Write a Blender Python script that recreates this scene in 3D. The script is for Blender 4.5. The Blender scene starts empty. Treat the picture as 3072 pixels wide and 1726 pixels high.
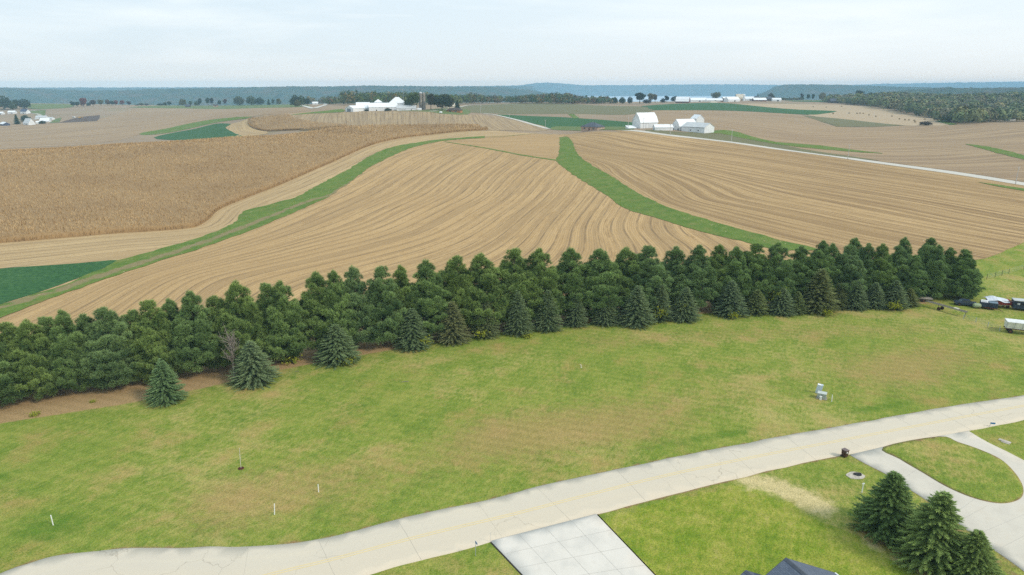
import bpy, bmesh, math, random
import numpy as np
from mathutils import Vector, Matrix
from mathutils.geometry import delaunay_2d_cdt
R = math.radians
scene = bpy.context.scene
C = scene.collection
# ---------- camera ----------
cam_data = bpy.data.cameras.new('camera'); cam = bpy.data.objects.new('camera', cam_data); C.objects.link(cam)
cam_data.sensor_width = 36.0; cam_data.lens = 24.0; cam_data.clip_start = 0.5; cam_data.clip_end = 60000
cam.location = (0, 0, 46.0); cam.rotation_euler = (R(90)-math.atan((863.0-258.0)/2048.0), 0, 0)
scene.camera = cam
scene.render.resolution_x, scene.render.resolution_y = 1024, 575
# ---------- exposure and render settings ----------
scene.view_settings.view_transform = 'Standard'; scene.view_settings.look = 'None'
scene.view_settings.exposure = 0.60; scene.view_settings.gamma = 1.0
cyc = scene.cycles
cyc.max_bounces = 6; cyc.diffuse_bounces = 3; cyc.glossy_bounces = 2; cyc.transmission_bounces = 2; cyc.volume_bounces = 1; cyc.transparent_max_bounces = 6
cyc.use_denoising = False
cyc.caustics_reflective = cyc.caustics_refractive = False
# ---------- sun and sky ----------
SUN_EL, SUN_AZ = R(40), R(118)           # azimuth clockwise from +Y (straight ahead): behind the right shoulder
sd = Vector((math.sin(SUN_AZ)*math.cos(SUN_EL), math.cos(SUN_AZ)*math.cos(SUN_EL), math.sin(SUN_EL)))
sl = bpy.data.lights.new('sun', 'SUN'); sl.energy = 1.5; sl.angle = R(11); sl.color = (1, .91, .78)
so = bpy.data.objects.new('sun', sl); C.objects.link(so); so.rotation_euler = (-sd).to_track_quat('-Z', 'Y').to_euler()
world = bpy.data.worlds.new('World'); scene.world = world; world.use_nodes = True
wn = world.node_tree.nodes; wl = world.node_tree.links; wn.clear()
def wnode(t, **kw):
    n = wn.new(t)
    for k, v in kw.items(): setattr(n, k, v)
    return n
sky = wnode('ShaderNodeTexSky', sky_type='NISHITA', sun_disc=False, sun_elevation=SUN_EL, sun_rotation=SUN_AZ, altitude=250, air_density=1.0, dust_density=2.0)
tc = wnode('ShaderNodeTexCoord')
sep = wnode('ShaderNodeSeparateXYZ'); wl.new(tc.outputs['Generated'], sep.inputs[0])
mp = wnode('ShaderNodeMapping'); mp.inputs['Scale'].default_value = (1.3, 1.3, 9.0); mp.inputs['Location'].default_value = (.9, .2, .35); wl.new(tc.outputs['Generated'], mp.inputs[0])
cn = wnode('ShaderNodeTexNoise'); cn.inputs['Scale'].default_value = 1.6; cn.inputs['Detail'].default_value = 7; cn.inputs['Roughness'].default_value = .55; cn.inputs['Distortion'].default_value = .4; wl.new(mp.outputs[0], cn.inputs['Vector'])
mp2 = wnode('ShaderNodeMapping'); mp2.inputs['Scale'].default_value = (2.2, 2.2, 34.0); mp2.inputs['Location'].default_value = (.1, .5, .1); wl.new(tc.outputs['Generated'], mp2.inputs[0])
cn2 = wnode('ShaderNodeTexNoise'); cn2.inputs['Scale'].default_value = 2.0; cn2.inputs['Detail'].default_value = 5; wl.new(mp2.outputs[0], cn2.inputs['Vector'])
def wmath(op, a, b, clamp=False):
    n = wnode('ShaderNodeMath', operation=op); n.use_clamp = clamp
    for i, x in enumerate((a, b)):
        if isinstance(x, (int, float)): n.inputs[i].default_value = x
        else: wl.new(x, n.inputs[i])
    return n.outputs[0]
def wmix(f, a, b):
    n = wnode('ShaderNodeMix', data_type='RGBA')
    for i, x in ((0, f), (6, a), (7, b)):
        if isinstance(x, (int, float, tuple)): n.inputs[i].default_value = x if not isinstance(x, tuple) else (*x, 1)
        else: wl.new(x, n.inputs[i])
    return n.outputs[2]
side = wmath('MULTIPLY_ADD', sep.outputs[0], .8); side.node.inputs[2].default_value = .5; side.node.use_clamp = True
veil = wmix(side, (5.7, 6.7, 7.5), (7.8, 8.4, 8.8))                              # thin overcast, greyer to the left of the view, brighter to the right
up = wmath('MULTIPLY', sep.outputs[2], 3.2, True)
veil2 = wmix(up, veil, (5.9, 7.5, 8.4))
cl = wmath('MULTIPLY', wmath('SUBTRACT', cn.outputs[0], .47, True), 4.0, True)
cl2 = wmath('MULTIPLY', wmath('SUBTRACT', cn2.outputs[0], .60, True), 3.5, True)
white = wmix(wmath('MULTIPLY', wmath('MAXIMUM', wmath('MULTIPLY', cl, .8), wmath('MULTIPLY', cl2, .8)), wmath('MULTIPLY_ADD', up, .8), True), veil2, (9.6, 9.8, 9.9))
hz = wmath('DIVIDE', .0055, wmath('MAXIMUM', sep.outputs[2], .001), True)
low = wmix(hz, white, (11.6, 9.3, 7.2))                                         # the low sky is warmer and brighter behind the blue haze
wfin = wmix(.87, sky.outputs[0], low)
bg = wnode('ShaderNodeBackground'); bg.inputs['Strength'].default_value = .085; wl.new(wfin, bg.inputs['Color'])
wo = wnode('ShaderNodeOutputWorld'); wl.new(bg.outputs[0], wo.inputs[0])
HAZE = 1.22e-4
rng = np.random.default_rng(7); random.seed(7)
# ---------- camera numbers and terrain ----------
F = 2048.0; CX, CY = 1536.0, 863.0; HCAM = 46.0
PITCH = math.atan((863.0-258.0)/F); SP, CP = math.sin(PITCH), math.cos(PITCH)
K = 3072/2576.0
def P(pts): return [(x*K, y*K) for x, y in pts]          # coordinates read off the 2576 px view
def ray(nx, ny):
    u = (nx-CX)/F; v = (ny-CY)/F
    return u, CP-SP*v, SP+CP*v                              # x, forward, down
def zat(nx, ny, Y):
    u, fw, dn = ray(nx, ny); return HCAM-dn*Y/fw, u*Y/fw    # height and X of a sight line at distance Y
CTRL = []
def cp(px, py, Y, dz=0.0):
    z, X = zat(px*K, py*K, Y); CTRL.append((X, Y, z+dz))
def cw(u, Y, z): CTRL.append((u*Y, Y, z))
for u in (-1.1, -.7, -.35, 0, .35, .7, 1.1):
    for Y in (60, 100, 150): cw(u, Y, 0)
for u in (-1.0, -.72): cw(u, 203, 0)
cw(.25, 205, 0); cw(-.3, 205, 0); cw(.7, 190, 0); cw(1.0, 220, 0); cw(0, 205, 0)
for a in [(1000,500,290),(1400,500,290),(500,500,300),(100,480,305),(1400,404,415),(1400,345,550),(1100,350,540),(1225,328,590),(850,402,425),(1750,355,510),
          (2130,400,440),(2575,465,335),(2000,500,281),(2300,430,385),(1560,333,562),(1640,330,570),(1625,325,590),(1765,336,560),(1495,328,640),
          (1380,325,720),(1260,292,900),(1300,275,1020),(1500,305,790),(1900,300,830),(1700,275,1100),(2000,262,1350),(1700,259,1450),(1850,253,1520),
          (2300,345,620),(2575,380,470),(2575,330,640),(2575,308,730),(2350,317,740),(2170,322,720),(2180,300,900),(2080,283,1050),(2300,300,950),(2170,263,1350),
          (100,345,850),(430,352,800),(600,310,850),(0,320,1000),(200,300,1150),(300,268,1550),(600,272,1450),(0,264,1550),(750,265,1380),
          (700,320,760),(640,295,840),(860,283,840),(950,282,835),(1060,279,835),(1150,281,860),(950,300,745),(1150,300,745),(1300,322,690),(1150,262,1300),(900,262,1400),(1400,258,1450)]:
    cp(*a)
for a in [(0,378,455,-2.4),(300,361,480,-2.4),(600,343,515,-2.4),(870,323,590,-2.4)]: cp(*a)
cw(-.74,600,-10); cw(-.55,630,-10); cw(-.38,665,-5); cw(-.95,600,-10); cw(.075,650,2.6)
cw(-1.05,300,2); cw(-1.05,450,4); cw(-1.05,900,-12); cw(-1.05,1500,4); cw(1.05,350,-1); cw(1.05,500,4); cw(1.05,730,11); cw(1.05,1300,4)
cw(.75,840,3); cw(.66,1200,10); cw(.6,1400,15); cw(.72,1450,18); cw(-.5,1700,2); cw(0,1700,8); cw(.3,1700,12); cw(.7,1700,16); cw(-1,1700,2)
CTRL = np.array(CTRL)
def suv(X, Y):
    Y = np.maximum(Y, 40.0); return np.stack([np.clip(X/Y, -1.25, 1.25), .62*np.log(Y)], -1)
def tps_fit(S, val, lam):
    d = np.linalg.norm(S[:, None]-S[None], axis=-1); n = len(S)
    k = np.where(d > 1e-9, d*d*np.log(d+1e-12), 0)+lam*np.eye(n)
    q = np.c_[np.ones(n), S]; A = np.block([[k, q], [q.T, np.zeros((3, 3))]])
    return np.linalg.solve(A, np.r_[val, 0, 0, 0])
def tps_eval(S, w, Q):
    out = np.empty(len(Q))
    for i in range(0, len(Q), 20000):
        q = Q[i:i+20000]; d = np.linalg.norm(q[:, None]-S[None], axis=-1)
        out[i:i+20000] = np.where(d > 1e-9, d*d*np.log(d+1e-12), 0) @ w[:len(S)]+w[len(S)]+q @ w[len(S)+1:]
    return out
_S = suv(CTRL[:, 0], CTRL[:, 1]); _W = tps_fit(_S, CTRL[:, 2], 2e-5)
def sstep(a, b, x):
    t = np.clip((x-a)/(b-a), 0, 1); return t*t*(3-2*t)
VALLEY = -74.0
def height(X, Y):
    X = np.asarray(X, float); Y = np.asarray(Y, float); sh = np.broadcast(X, Y).shape
    X = np.broadcast_to(X, sh).ravel(); Y = np.broadcast_to(Y, sh).ravel()
    z = tps_eval(_S, _W, suv(X, np.minimum(Y, 1750)))*sstep(140, 175, Y)
    k = sstep(1650, 2500, Y); return (z*(1-k)+VALLEY*k).reshape(sh)
_T = np.exp(np.linspace(math.log(35), math.log(3500), 900))
def hit(pts):
    """Where sight lines through these picture points first meet the ground."""
    out = []
    for nx, ny in pts:
        u, fw, dn = ray(nx, ny); X = u*_T; Y = fw*_T
        g = HCAM-dn*_T-height(X, Y); b = np.nonzero(g < 0)[0]
        if not len(b): out.append((u*1650, 1650.0)); continue
        i = max(b[0], 1); t = _T[i-1]+(_T[i]-_T[i-1])*g[i-1]/(g[i-1]-g[i]); out.append((u*t, fw*t))
    return np.array(out)
# ---------- shader helpers ----------
class Mat:
    def __init__(s, name, rough=.9, spec=.2):
        s.m = bpy.data.materials.new(name); s.m.use_nodes = True; s.nt = s.m.node_tree; s.nt.nodes.clear()
        s.out = s.nt.nodes.new('ShaderNodeOutputMaterial'); s.b = s.nt.nodes.new('ShaderNodeBsdfPrincipled'); s.nt.links.new(s.b.outputs[0], s.out.inputs[0])
        s.b.inputs['Roughness'].default_value = rough; s.b.inputs['Specular IOR Level'].default_value = spec
        s._pos = None
    def n(s, t, **kw):
        x = s.nt.nodes.new(t)
        for k, v in kw.items(): setattr(x, k, v)
        return x
    def put(s, sock, v):
        if isinstance(v, bpy.types.NodeSocket): s.nt.links.new(v, sock)
        elif isinstance(v, tuple) and len(v) == 3 and sock.type == 'RGBA': sock.default_value = (*v, 1)
        else: sock.default_value = v
    @property
    def pos(s):
        if s._pos is None: s._pos = s.n('ShaderNodeNewGeometry').outputs['Position']
        return s._pos
    def obj(s): return s.n('ShaderNodeTexCoord').outputs['Object']
    def attr(s, name, col=False): return s.n('ShaderNodeAttribute', attribute_name=name).outputs['Color' if col else 'Fac']
    def ocolor(s): return s.n('ShaderNodeObjectInfo').outputs['Color']
    def orand(s): return s.n('ShaderNodeObjectInfo').outputs['Random']
    def noise(s, scale, detail=3, vec=None, rough=.55, dist=0.0):
        x = s.n('ShaderNodeTexNoise'); x.inputs['Scale'].default_value = scale; x.inputs['Detail'].default_value = detail; x.inputs['Roughness'].default_value = rough; x.inputs['Distortion'].default_value = dist
        s.put(x.inputs['Vector'], s.pos if vec is None else vec); return x.outputs[0]
    def mapv(s, vec, scale=(1, 1, 1), rot=(0, 0, 0), loc=(0, 0, 0)):
        x = s.n('ShaderNodeMapping'); s.put(x.inputs[0], vec); x.inputs['Scale'].default_value = scale; x.inputs['Rotation'].default_value = rot; x.inputs['Location'].default_value = loc; return x.outputs[0]
    def comb(s, a, b, c):
        x = s.n('ShaderNodeCombineXYZ')
        for i, v in enumerate((a, b, c)): s.put(x.inputs[i], v)
        return x.outputs[0]
    def sep(s, v):
        x = s.n('ShaderNodeSeparateXYZ'); s.put(x.inputs[0], v); return x.outputs
    def math(s, op, a, b=0.0, c=None, clamp=False):
        x = s.n('ShaderNodeMath', operation=op); x.use_clamp = clamp; s.put(x.inputs[0], a); s.put(x.inputs[1], b)
        if c is not None: s.put(x.inputs[2], c)
        return x.outputs[0]
    def rng(s, v, a, b, lo=0.0, hi=1.0, smooth=True):
        x = s.n('ShaderNodeMapRange'); x.interpolation_type = 'SMOOTHSTEP' if smooth else 'LINEAR'; s.put(x.inputs[0], v)
        for i, q in enumerate((a, b, lo, hi)): x.inputs[i+1].default_value = q
        return x.outputs[0]
    def mix(s, f, a, b, mode='MIX'):
        x = s.n('ShaderNodeMix', data_type='RGBA', blend_type=mode); s.put(x.inputs[0], f); s.put(x.inputs[6], a); s.put(x.inputs[7], b); return x.outputs[2]
    def ramp(s, f, stops):
        x = s.n('ShaderNodeValToRGB'); e = x.color_ramp.elements
        while len(e) < len(stops): e.new(.5)
        for el, (p, c) in zip(e, stops): el.position = p; el.color = (*c, 1)
        s.put(x.inputs[0], f); return x.outputs[0]
    def bump(s, h, strength=.5, dist=.1):
        x = s.n('ShaderNodeBump'); x.inputs['Strength'].default_value = strength; x.inputs['Distance'].default_value = dist; s.put(x.inputs['Height'], h); s.nt.links.new(x.outputs[0], s.b.inputs['Normal'])
    def col(s, c): s.put(s.b.inputs['Base Color'], c); return s
MATS = {}
def plain(name, c, rough=.7, spec=.3, var=.18, scale=3.0, metal=0.0):
    """A colour with slight procedural wear."""
    if name in MATS: return MATS[name]
    m = Mat(name, rough, spec); m.b.inputs['Metallic'].default_value = metal
    n = m.noise(scale, 4, m.obj())
    m.col(m.mix(m.rng(n, .3, .7), tuple(x*(1-var) for x in c), tuple(min(1, x*(1+var*.5)) for x in c)))
    MATS[name] = m.m; return m.m

def grass_mat(name, greens, dry, brown, k=1.0, dryness=.5):
    m = Mat(name, .95, .1)
    st = m.mapv(m.pos, (1, 1, 1), (0, 0, R(25))); st = m.mapv(st, (1.0, .5, 1))
    big = m.noise(.035, 5, None, .65); mid = m.noise(.26, 6, st, .68, .2); fine = m.noise(1.9, 4, st, .7); gr = m.noise(6.0, 3, None, .75); blot = m.noise(.15, 6, m.mapv(m.pos, loc=(40, 7, 0)), .6)
    base = m.ramp(m.math('MULTIPLY_ADD', mid, .5, m.math('MULTIPLY', fine, .5)), [(.30, greens[0]), (.46, greens[1]), (.60, greens[2]), (.75, greens[1])])
    d = m.math('MULTIPLY', m.rng(m.math('MULTIPLY_ADD', big, .6, m.math('MULTIPLY_ADD', blot, .35, m.math('MULTIPLY', fine, .25))), .70-dryness*.22, .86-dryness*.22), .75)
    c = m.mix(d, base, dry)
    b = m.math('MULTIPLY', m.rng(m.math('MULTIPLY_ADD', blot, .55, m.math('MULTIPLY_ADD', mid, .25, m.math('MULTIPLY', gr, .2))), .49, .66), .52*dryness*2)
    c = m.mix(b, c, brown)
    return m, c, gr, fine, mid
def finish_grass(m, c, gr, fine):
    c = m.mix(1.0, c, m.ramp(gr, [(.28, (.50, .52, .46)), (.5, (1, 1, 1)), (.72, (1.5, 1.42, 1.35))]), 'MULTIPLY')
    m.col(c); m.bump(m.math('MULTIPLY_ADD', gr, .7, fine), .55, .12); return m.m
G0 = ((.090, .160, .023), (.178, .238, .036), (.285, .298, .066)); DRY = (.43, .36, .13); BRN = (.36, .215, .09)
m, c, gr, fine, mid = grass_mat('lawn_grass', G0, DRY, BRN)
fr = m.noise(.9, 4)                                             # breaks up every edge between kinds of turf
def edge(attr, lo, hi, amp): return m.rng(m.math('ADD', m.attr(attr), m.math('MULTIPLY', m.math('SUBTRACT', fr, .5), amp)), lo, hi)
c = m.mix(m.math('MULTIPLY', edge('lush', .3, .8, .6), .8), c, m.mix(mid, (.050, .135, .012), (.10, .20, .018)))
c = m.mix(m.math('MULTIPLY', edge('fresh', .35, .7, .35), .85), c, m.ramp(m.math('MULTIPLY_ADD', mid, .6, m.math('MULTIPLY', fine, .4)), [(.3, (.095, .175, .016)), (.44, (.175, .245, .022)), (.56, (.29, .305, .05)), (.68, (.42, .36, .12))]))
c = m.mix(m.math('MULTIPLY', edge('worn', .15, .95, 1.0), .66), c, m.mix(fine, (.27, .165, .065), (.46, .33, .14)))
c = m.mix(edge('straw', .30, .95, 1.1), c, m.mix(fine, (.42, .34, .15), (.66, .56, .30)))
c = m.mix(edge('bare', .35, .75, .6), c, m.mix(fine, (.17, .105, .055), (.33, .22, .11)))
c = m.mix(edge('litter', .35, .75, .5), c, m.mix(fine, (.27, .175, .080), (.48, .335, .17)))
mw = m.sep(m.mapv(m.pos, rot=(0, 0, R(17)))); c = m.mix(1.0, c, m.ramp(m.math('MULTIPLY_ADD', m.math('SINE', m.math('ADD', m.math('MULTIPLY', mw[1], 3.3), m.math('MULTIPLY', m.noise(.12, 2), 4.0))), .5, .5), [(0, (.95, .955, .95)), (1, (1.045, 1.04, 1.05))]), 'MULTIPLY')       # faint mower passes
LAWN = finish_grass(m, c, gr, fine)
m, c, gr, fine, mid = grass_mat('waterway_grass', ((.055, .12, .022), (.10, .17, .03), (.165, .22, .05)), (.22, .21, .07), (.20, .14, .065), dryness=.3)
trk = m.rng(m.math('ADD', m.attr('track'), m.math('MULTIPLY', m.math('SUBTRACT', m.noise(.3, 4), .5), .9)), .45, .75)
c = m.mix(m.math('MULTIPLY', trk, .75), c, m.mix(fine, (.19, .13, .075), (.36, .27, .16)))
c = m.mix(m.rng(m.noise(.8, 2), .68, .74), c, (.42, .36, .2))
WATERWAY = finish_grass(m, c, gr, fine)
m = Mat('alfalfa', .9, .15); a = m.noise(.9, 4); b = m.noise(.05, 3)
m.col(m.mix(m.rng(b, .35, .65), m.mix(m.rng(a, .3, .7), (.018, .075, .022), (.045, .130, .036)), m.mix(m.rng(a, .3, .7), (.022, .085, .024), (.065, .150, .045)))); m.bump(a, .5, .3); ALFALFA = m.m

def stubble(name, light, tan, dark, soil, pitch=4.6, rows=.76, contrast=1.0, depth=1.0, thr=(.62, .82), band=0.0):
    """Harvested maize ground: rows follow the 'row' attribute (metres across the rows)."""
    m = Mat(name, .95, .1)
    r = m.attr('row'); p = m.sep(m.pos)
    wob = m.math('MULTIPLY', m.math('SUBTRACT', m.noise(.03, 3), .5), .6)
    rr = m.math('ADD', r, wob)
    streak = m.noise(1.0, 3, m.comb(m.math('MULTIPLY', rr, .95), m.math('MULTIPLY', p[0], .05), m.math('MULTIPLY', p[1], .05)), .75)
    streak2 = m.noise(1.0, 2, m.comb(m.math('MULTIPLY', rr, .22), m.math('MULTIPLY', p[0], .01), m.math('MULTIPLY', p[1], .01)), .6)
    fr_ = m.math('FRACT', m.math('DIVIDE', rr, pitch)); pas = m.math('ABSOLUTE', m.math('SUBTRACT', fr_, .5))
    line = m.math('MULTIPLY', m.rng(pas, .40, .47), m.rng(streak, .40, .58))           # wheel tracks between the combine's passes
    row = m.math('MULTIPLY_ADD', m.math('SINE', m.math('MULTIPLY', rr, 2*math.pi/rows)), .5, .5)
    grain = m.noise(1.7, 5, None, .85); speck = m.noise(1.1, 3, m.mapv(m.pos, loc=(9, 9, 9)), .7); big = m.noise(.014, 4, None, .6)
    c = m.ramp(m.math('MULTIPLY_ADD', streak, .5, m.math('MULTIPLY', grain, .5)), [(.36, dark), (.44, tan), (.52, light), (.64, tuple(min(1, x*1.15) for x in light))])
    c = m.mix(m.math('MULTIPLY', m.rng(streak2, .45, .7), .45*contrast), c, tan)
    c = m.mix(m.math('MULTIPLY', row, .30*depth), c, dark)
    if band: c = m.mix(m.math('MULTIPLY', m.rng(m.noise(1.0, 2, m.comb(m.math('MULTIPLY', rr, 2.0/pitch), m.math('MULTIPLY', p[0], .006), m.math('MULTIPLY', p[1], .006)), .6), .44, .58), band), c, dark)
    c = m.mix(m.math('MULTIPLY', m.rng(m.math('MULTIPLY_ADD', streak, .75, m.math('MULTIPLY', big, .25)), thr[0]-.14, thr[1]-.14), .55*contrast), c, dark)
    c = m.mix(m.math('MULTIPLY', line, min(.68*contrast, .88)), c, soil)
    c = m.mix(m.math('MULTIPLY', m.rng(big, .45, .7), .22), c, tan)
    c = m.mix(m.rng(speck, .66, .76), c, tuple(min(1, x*1.25) for x in light))
    c = m.mix(m.math('MULTIPLY', m.rng(grain, .58, .72), .55), c, soil)
    m.col(c); m.bump(m.math('MULTIPLY_ADD', grain, .8, m.math('MULTIPLY', row, .3)), .6, .25); return m.m
LT, TN, DK, SO = (.59, .40, .195), (.44, .285, .132), (.26, .172, .09), (.145, .098, .06)
STUB_C = stubble('maize_stubble', LT, TN, DK, SO, pitch=4.6, contrast=.95, band=.40)
STUB_L = stubble('pale_maize_stubble', (.59, .43, .23), (.46, .32, .165), (.30, .205, .11), SO, pitch=4.6, contrast=1.0, band=.45)
STUB_R = stubble('striped_maize_stubble', (.58, .40, .20), (.42, .28, .135), (.235, .148, .072), (.15, .09, .05), pitch=4.6, contrast=1.25, band=.68)
STUB_M = stubble('hill_maize_stubble', (.47, .35, .20), (.38, .27, .155), (.25, .175, .105), SO, pitch=4.6, rows=1.52, contrast=1.35, band=.6)
STUB_F = stubble('far_bean_stubble', (.45, .325, .19), (.375, .265, .16), (.24, .165, .105), (.18, .12, .08), pitch=11.0, rows=3.0, contrast=1.0, band=.6)
STUB_H = stubble('pale_hay_ground', (.50, .385, .25), (.42, .315, .205), (.33, .24, .155), (.25, .18, .11), pitch=9.0, rows=3.0, contrast=.6)
STUB_O = stubble('olive_stubble', (.20, .19, .10), (.165, .155, .08), (.12, .11, .06), (.1, .085, .05), pitch=7.0, rows=3.0, contrast=.6)
m = Mat('far_ground', .95, .1)
n1 = m.noise(.006, 4, None, .6); n2 = m.noise(.25, 4, m.mapv(m.pos, (.25, 1.6, 1)), .7); n3 = m.noise(.012, 4, m.mapv(m.pos, loc=(77, 3, 0)))
c = m.ramp(m.math('MULTIPLY_ADD', n2, .55, m.math('MULTIPLY', n1, .45)), [(.32, (.235, .17, .115)), (.5, (.315, .232, .155)), (.68, (.385, .29, .19))])
c = m.mix(m.math('MULTIPLY', m.rng(n3, .52, .68), .35), c, (.20, .21, .10)); m.col(c); m.bump(n2, .4, .4); GROUND = m.m
def simple(name, a, b, scale, rough=.9, fine=6.0, bump=.3):
    m = Mat(name, rough, .2); n = m.noise(scale, 4); f = m.noise(fine, 4, None, .7)
    m.col(m.mix(m.math('MULTIPLY_ADD', n, .6, m.math('MULTIPLY', f, .4)), a, b)); m.bump(f, bump, .05); return m.m
SOIL = simple('dark_tilled_soil', (.055, .038, .03), (.15, .10, .075), .3)
GRAVEL = simple('gravel', (.34, .31, .26), (.52, .48, .41), .3)
PALE = simple('pale_road_concrete', (.50, .47, .41), (.62, .58, .51), .15)
FARGRASS = simple('pasture_grass', (.075, .13, .03), (.18, .20, .065), .06, fine=1.2)
# near concrete: tan drift along the wheel lines, hairline cracks, fine grain
m = Mat('road_concrete', .85, .25); p = m.sep(m.pos)
rl = m.attr('across'); d1 = m.noise(1.0, 5, m.comb(m.math('MULTIPLY', rl, .9), m.math('MULTIPLY', p[0], .03), m.math('MULTIPLY', p[1], .03)), .65); d2 = m.noise(.10, 4, None, .6); g = m.noise(9, 3, None, .7)
c = m.ramp(m.math('MULTIPLY_ADD', d1, .5, m.math('MULTIPLY', d2, .5)), [(.30, (.60, .535, .44)), (.5, (.635, .565, .455)), (.62, (.665, .585, .46)), (.72, (.70, .615, .49))])
c = m.mix(m.rng(rl, 3.0, 7.5), c, m.mix(d2, (.545, .465, .355), (.60, .53, .43)), 'MIX') if False else m.mix(m.math('MULTIPLY', m.rng(rl, 2.2, 5.5), .55), c, (.655, .56, .425))
vo = m.n('ShaderNodeTexVoronoi', feature='DISTANCE_TO_EDGE'); vo.inputs['Scale'].default_value = .16; wv = m.n('ShaderNodeVectorMath', operation='ADD'); m.put(wv.inputs[0], m.pos)
nn = m.n('ShaderNodeTexNoise'); nn.inputs['Scale'].default_value = .5; nn.inputs['Detail'].default_value = 5; m.put(nn.inputs['Vector'], m.pos); sv = m.n('ShaderNodeVectorMath', operation='SCALE'); sv.inputs[3].default_value = 3.0; m.put(sv.inputs[0], nn.outputs['Color']); m.put(wv.inputs[1], sv.outputs[0]); m.put(vo.inputs['Vector'], wv.outputs[0])
crk = m.math('MULTIPLY', m.rng(vo.outputs['Distance'], .003, .009, 1, 0), m.math('MULTIPLY', m.rng(m.noise(.045, 3, m.mapv(m.pos, loc=(5, 1, 0))), .5, .58), .38))
c = m.mix(crk, c, (.22, .18, .13)); c = m.mix(m.math('MULTIPLY', m.rng(g, .3, .7), .18), c, (.38, .35, .3)); m.col(c); m.bump(g, .2, .03); ROAD = m.m
m = Mat('new_concrete', .8, .25); d = m.noise(.35, 5, None, .65); g = m.noise(8, 3, None, .7); d2 = m.noise(.6, 4, m.mapv(m.pos, (1, .3, 1), (0, 0, R(20))))
c = m.ramp(m.math('MULTIPLY_ADD', d, .6, m.math('MULTIPLY', d2, .4)), [(.35, (.60, .565, .51)), (.5, (.69, .64, .57)), (.62, (.72, .67, .60)), (.7, (.62, .56, .48))]); m.col(m.mix(m.math('MULTIPLY', g, .12), c, (.45, .43, .4))); m.bump(g, .15, .03); NEWCON = m.m
m = Mat('old_drive_concrete', .85, .25); d = m.noise(.25, 5, None, .65); g = m.noise(8, 3, None, .7)
c = m.ramp(d, [(.35, (.57, .52, .44)), (.55, (.64, .585, .495)), (.7, (.61, .545, .45))]); m.col(m.mix(m.math('MULTIPLY', g, .2), c, (.40, .37, .33))); m.bump(g, .15, .03); DRIVE = m.m
PANELJ = simple('panel_joint_dirt', (.46, .43, .385), (.53, .50, .45), 1.0); JOINT = simple('joint_dirt', (.36, .32, .26), (.46, .42, .35), 1.0); YELLOW = simple('worn_yellow_paint', (.70, .53, .24), (.72, .60, .36), .6, .8)
EDGEM = simple('gap_shadow_edge', (.02, .017, .013), (.05, .04, .03), 2.0)  # near-black colour: formwork gap with its shadow painted in
m = Mat('river_water', .35, .5); m.col((.50, .54, .57)); n = m.noise(.05, 3, m.mapv(m.pos, (1, .2, 1))); m.bump(n, .05, .3); WATER = m.m  # pale base colour: muddy water with reflected sky painted in
def forest_mat(name, cols, s1=.05, s2=.012):
    m = Mat(name, .95, .05); a = m.noise(s1, 4, None, .6); b = m.noise(s2, 4, m.mapv(m.pos, loc=(3, 8, 1))); f = m.noise(s1*5, 3)
    m.col(m.mix(m.math('MULTIPLY', m.rng(b, .45, .68), .7), m.ramp(m.math('MULTIPLY_ADD', a, .7, m.math('MULTIPLY', f, .3)), [(.33, cols[0]), (.5, cols[1]), (.66, cols[2])]), cols[3])); m.bump(f, .8, 3.0); return m.m
BLUFF = forest_mat('bluff_forest', ((.008, .022, .012), (.030, .055, .024), (.085, .10, .04), (.11, .075, .04)))
BLUFFTOP = forest_mat('plateau_fields', ((.10, .12, .05), (.16, .16, .07), (.24, .2, .11), (.05, .08, .03)), .004, .002)
def leaf(name, dark, light, mode='tint', rough=.7):
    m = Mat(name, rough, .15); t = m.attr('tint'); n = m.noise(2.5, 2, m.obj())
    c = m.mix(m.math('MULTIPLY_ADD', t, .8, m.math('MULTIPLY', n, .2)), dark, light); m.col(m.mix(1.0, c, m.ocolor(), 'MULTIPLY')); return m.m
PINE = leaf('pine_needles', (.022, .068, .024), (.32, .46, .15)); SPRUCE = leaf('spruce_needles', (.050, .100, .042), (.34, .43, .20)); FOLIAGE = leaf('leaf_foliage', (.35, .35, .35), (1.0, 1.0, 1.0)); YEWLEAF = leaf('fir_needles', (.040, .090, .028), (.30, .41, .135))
BARK = plain('bark', (.15, .11, .08), .95, .1, .4, 6); DEADWOOD = plain('dead_wood', (.27, .23, .20), .95, .1, .35, 6)
m = Mat('ripe_maize', .9, .15); t = m.attr('tint'); n = m.noise(.02, 3); f = m.noise(.5, 3)
c = m.ramp(t, [(0, (.16, .10, .048)), (.35, (.41, .27, .13)), (.7, (.56, .385, .19)), (1, (.68, .50, .27))]); c = m.mix(m.math('MULTIPLY', m.rng(n, .45, .65), .3), c, (.24, .15, .075)); m.col(c); MAIZE = m.m

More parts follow.
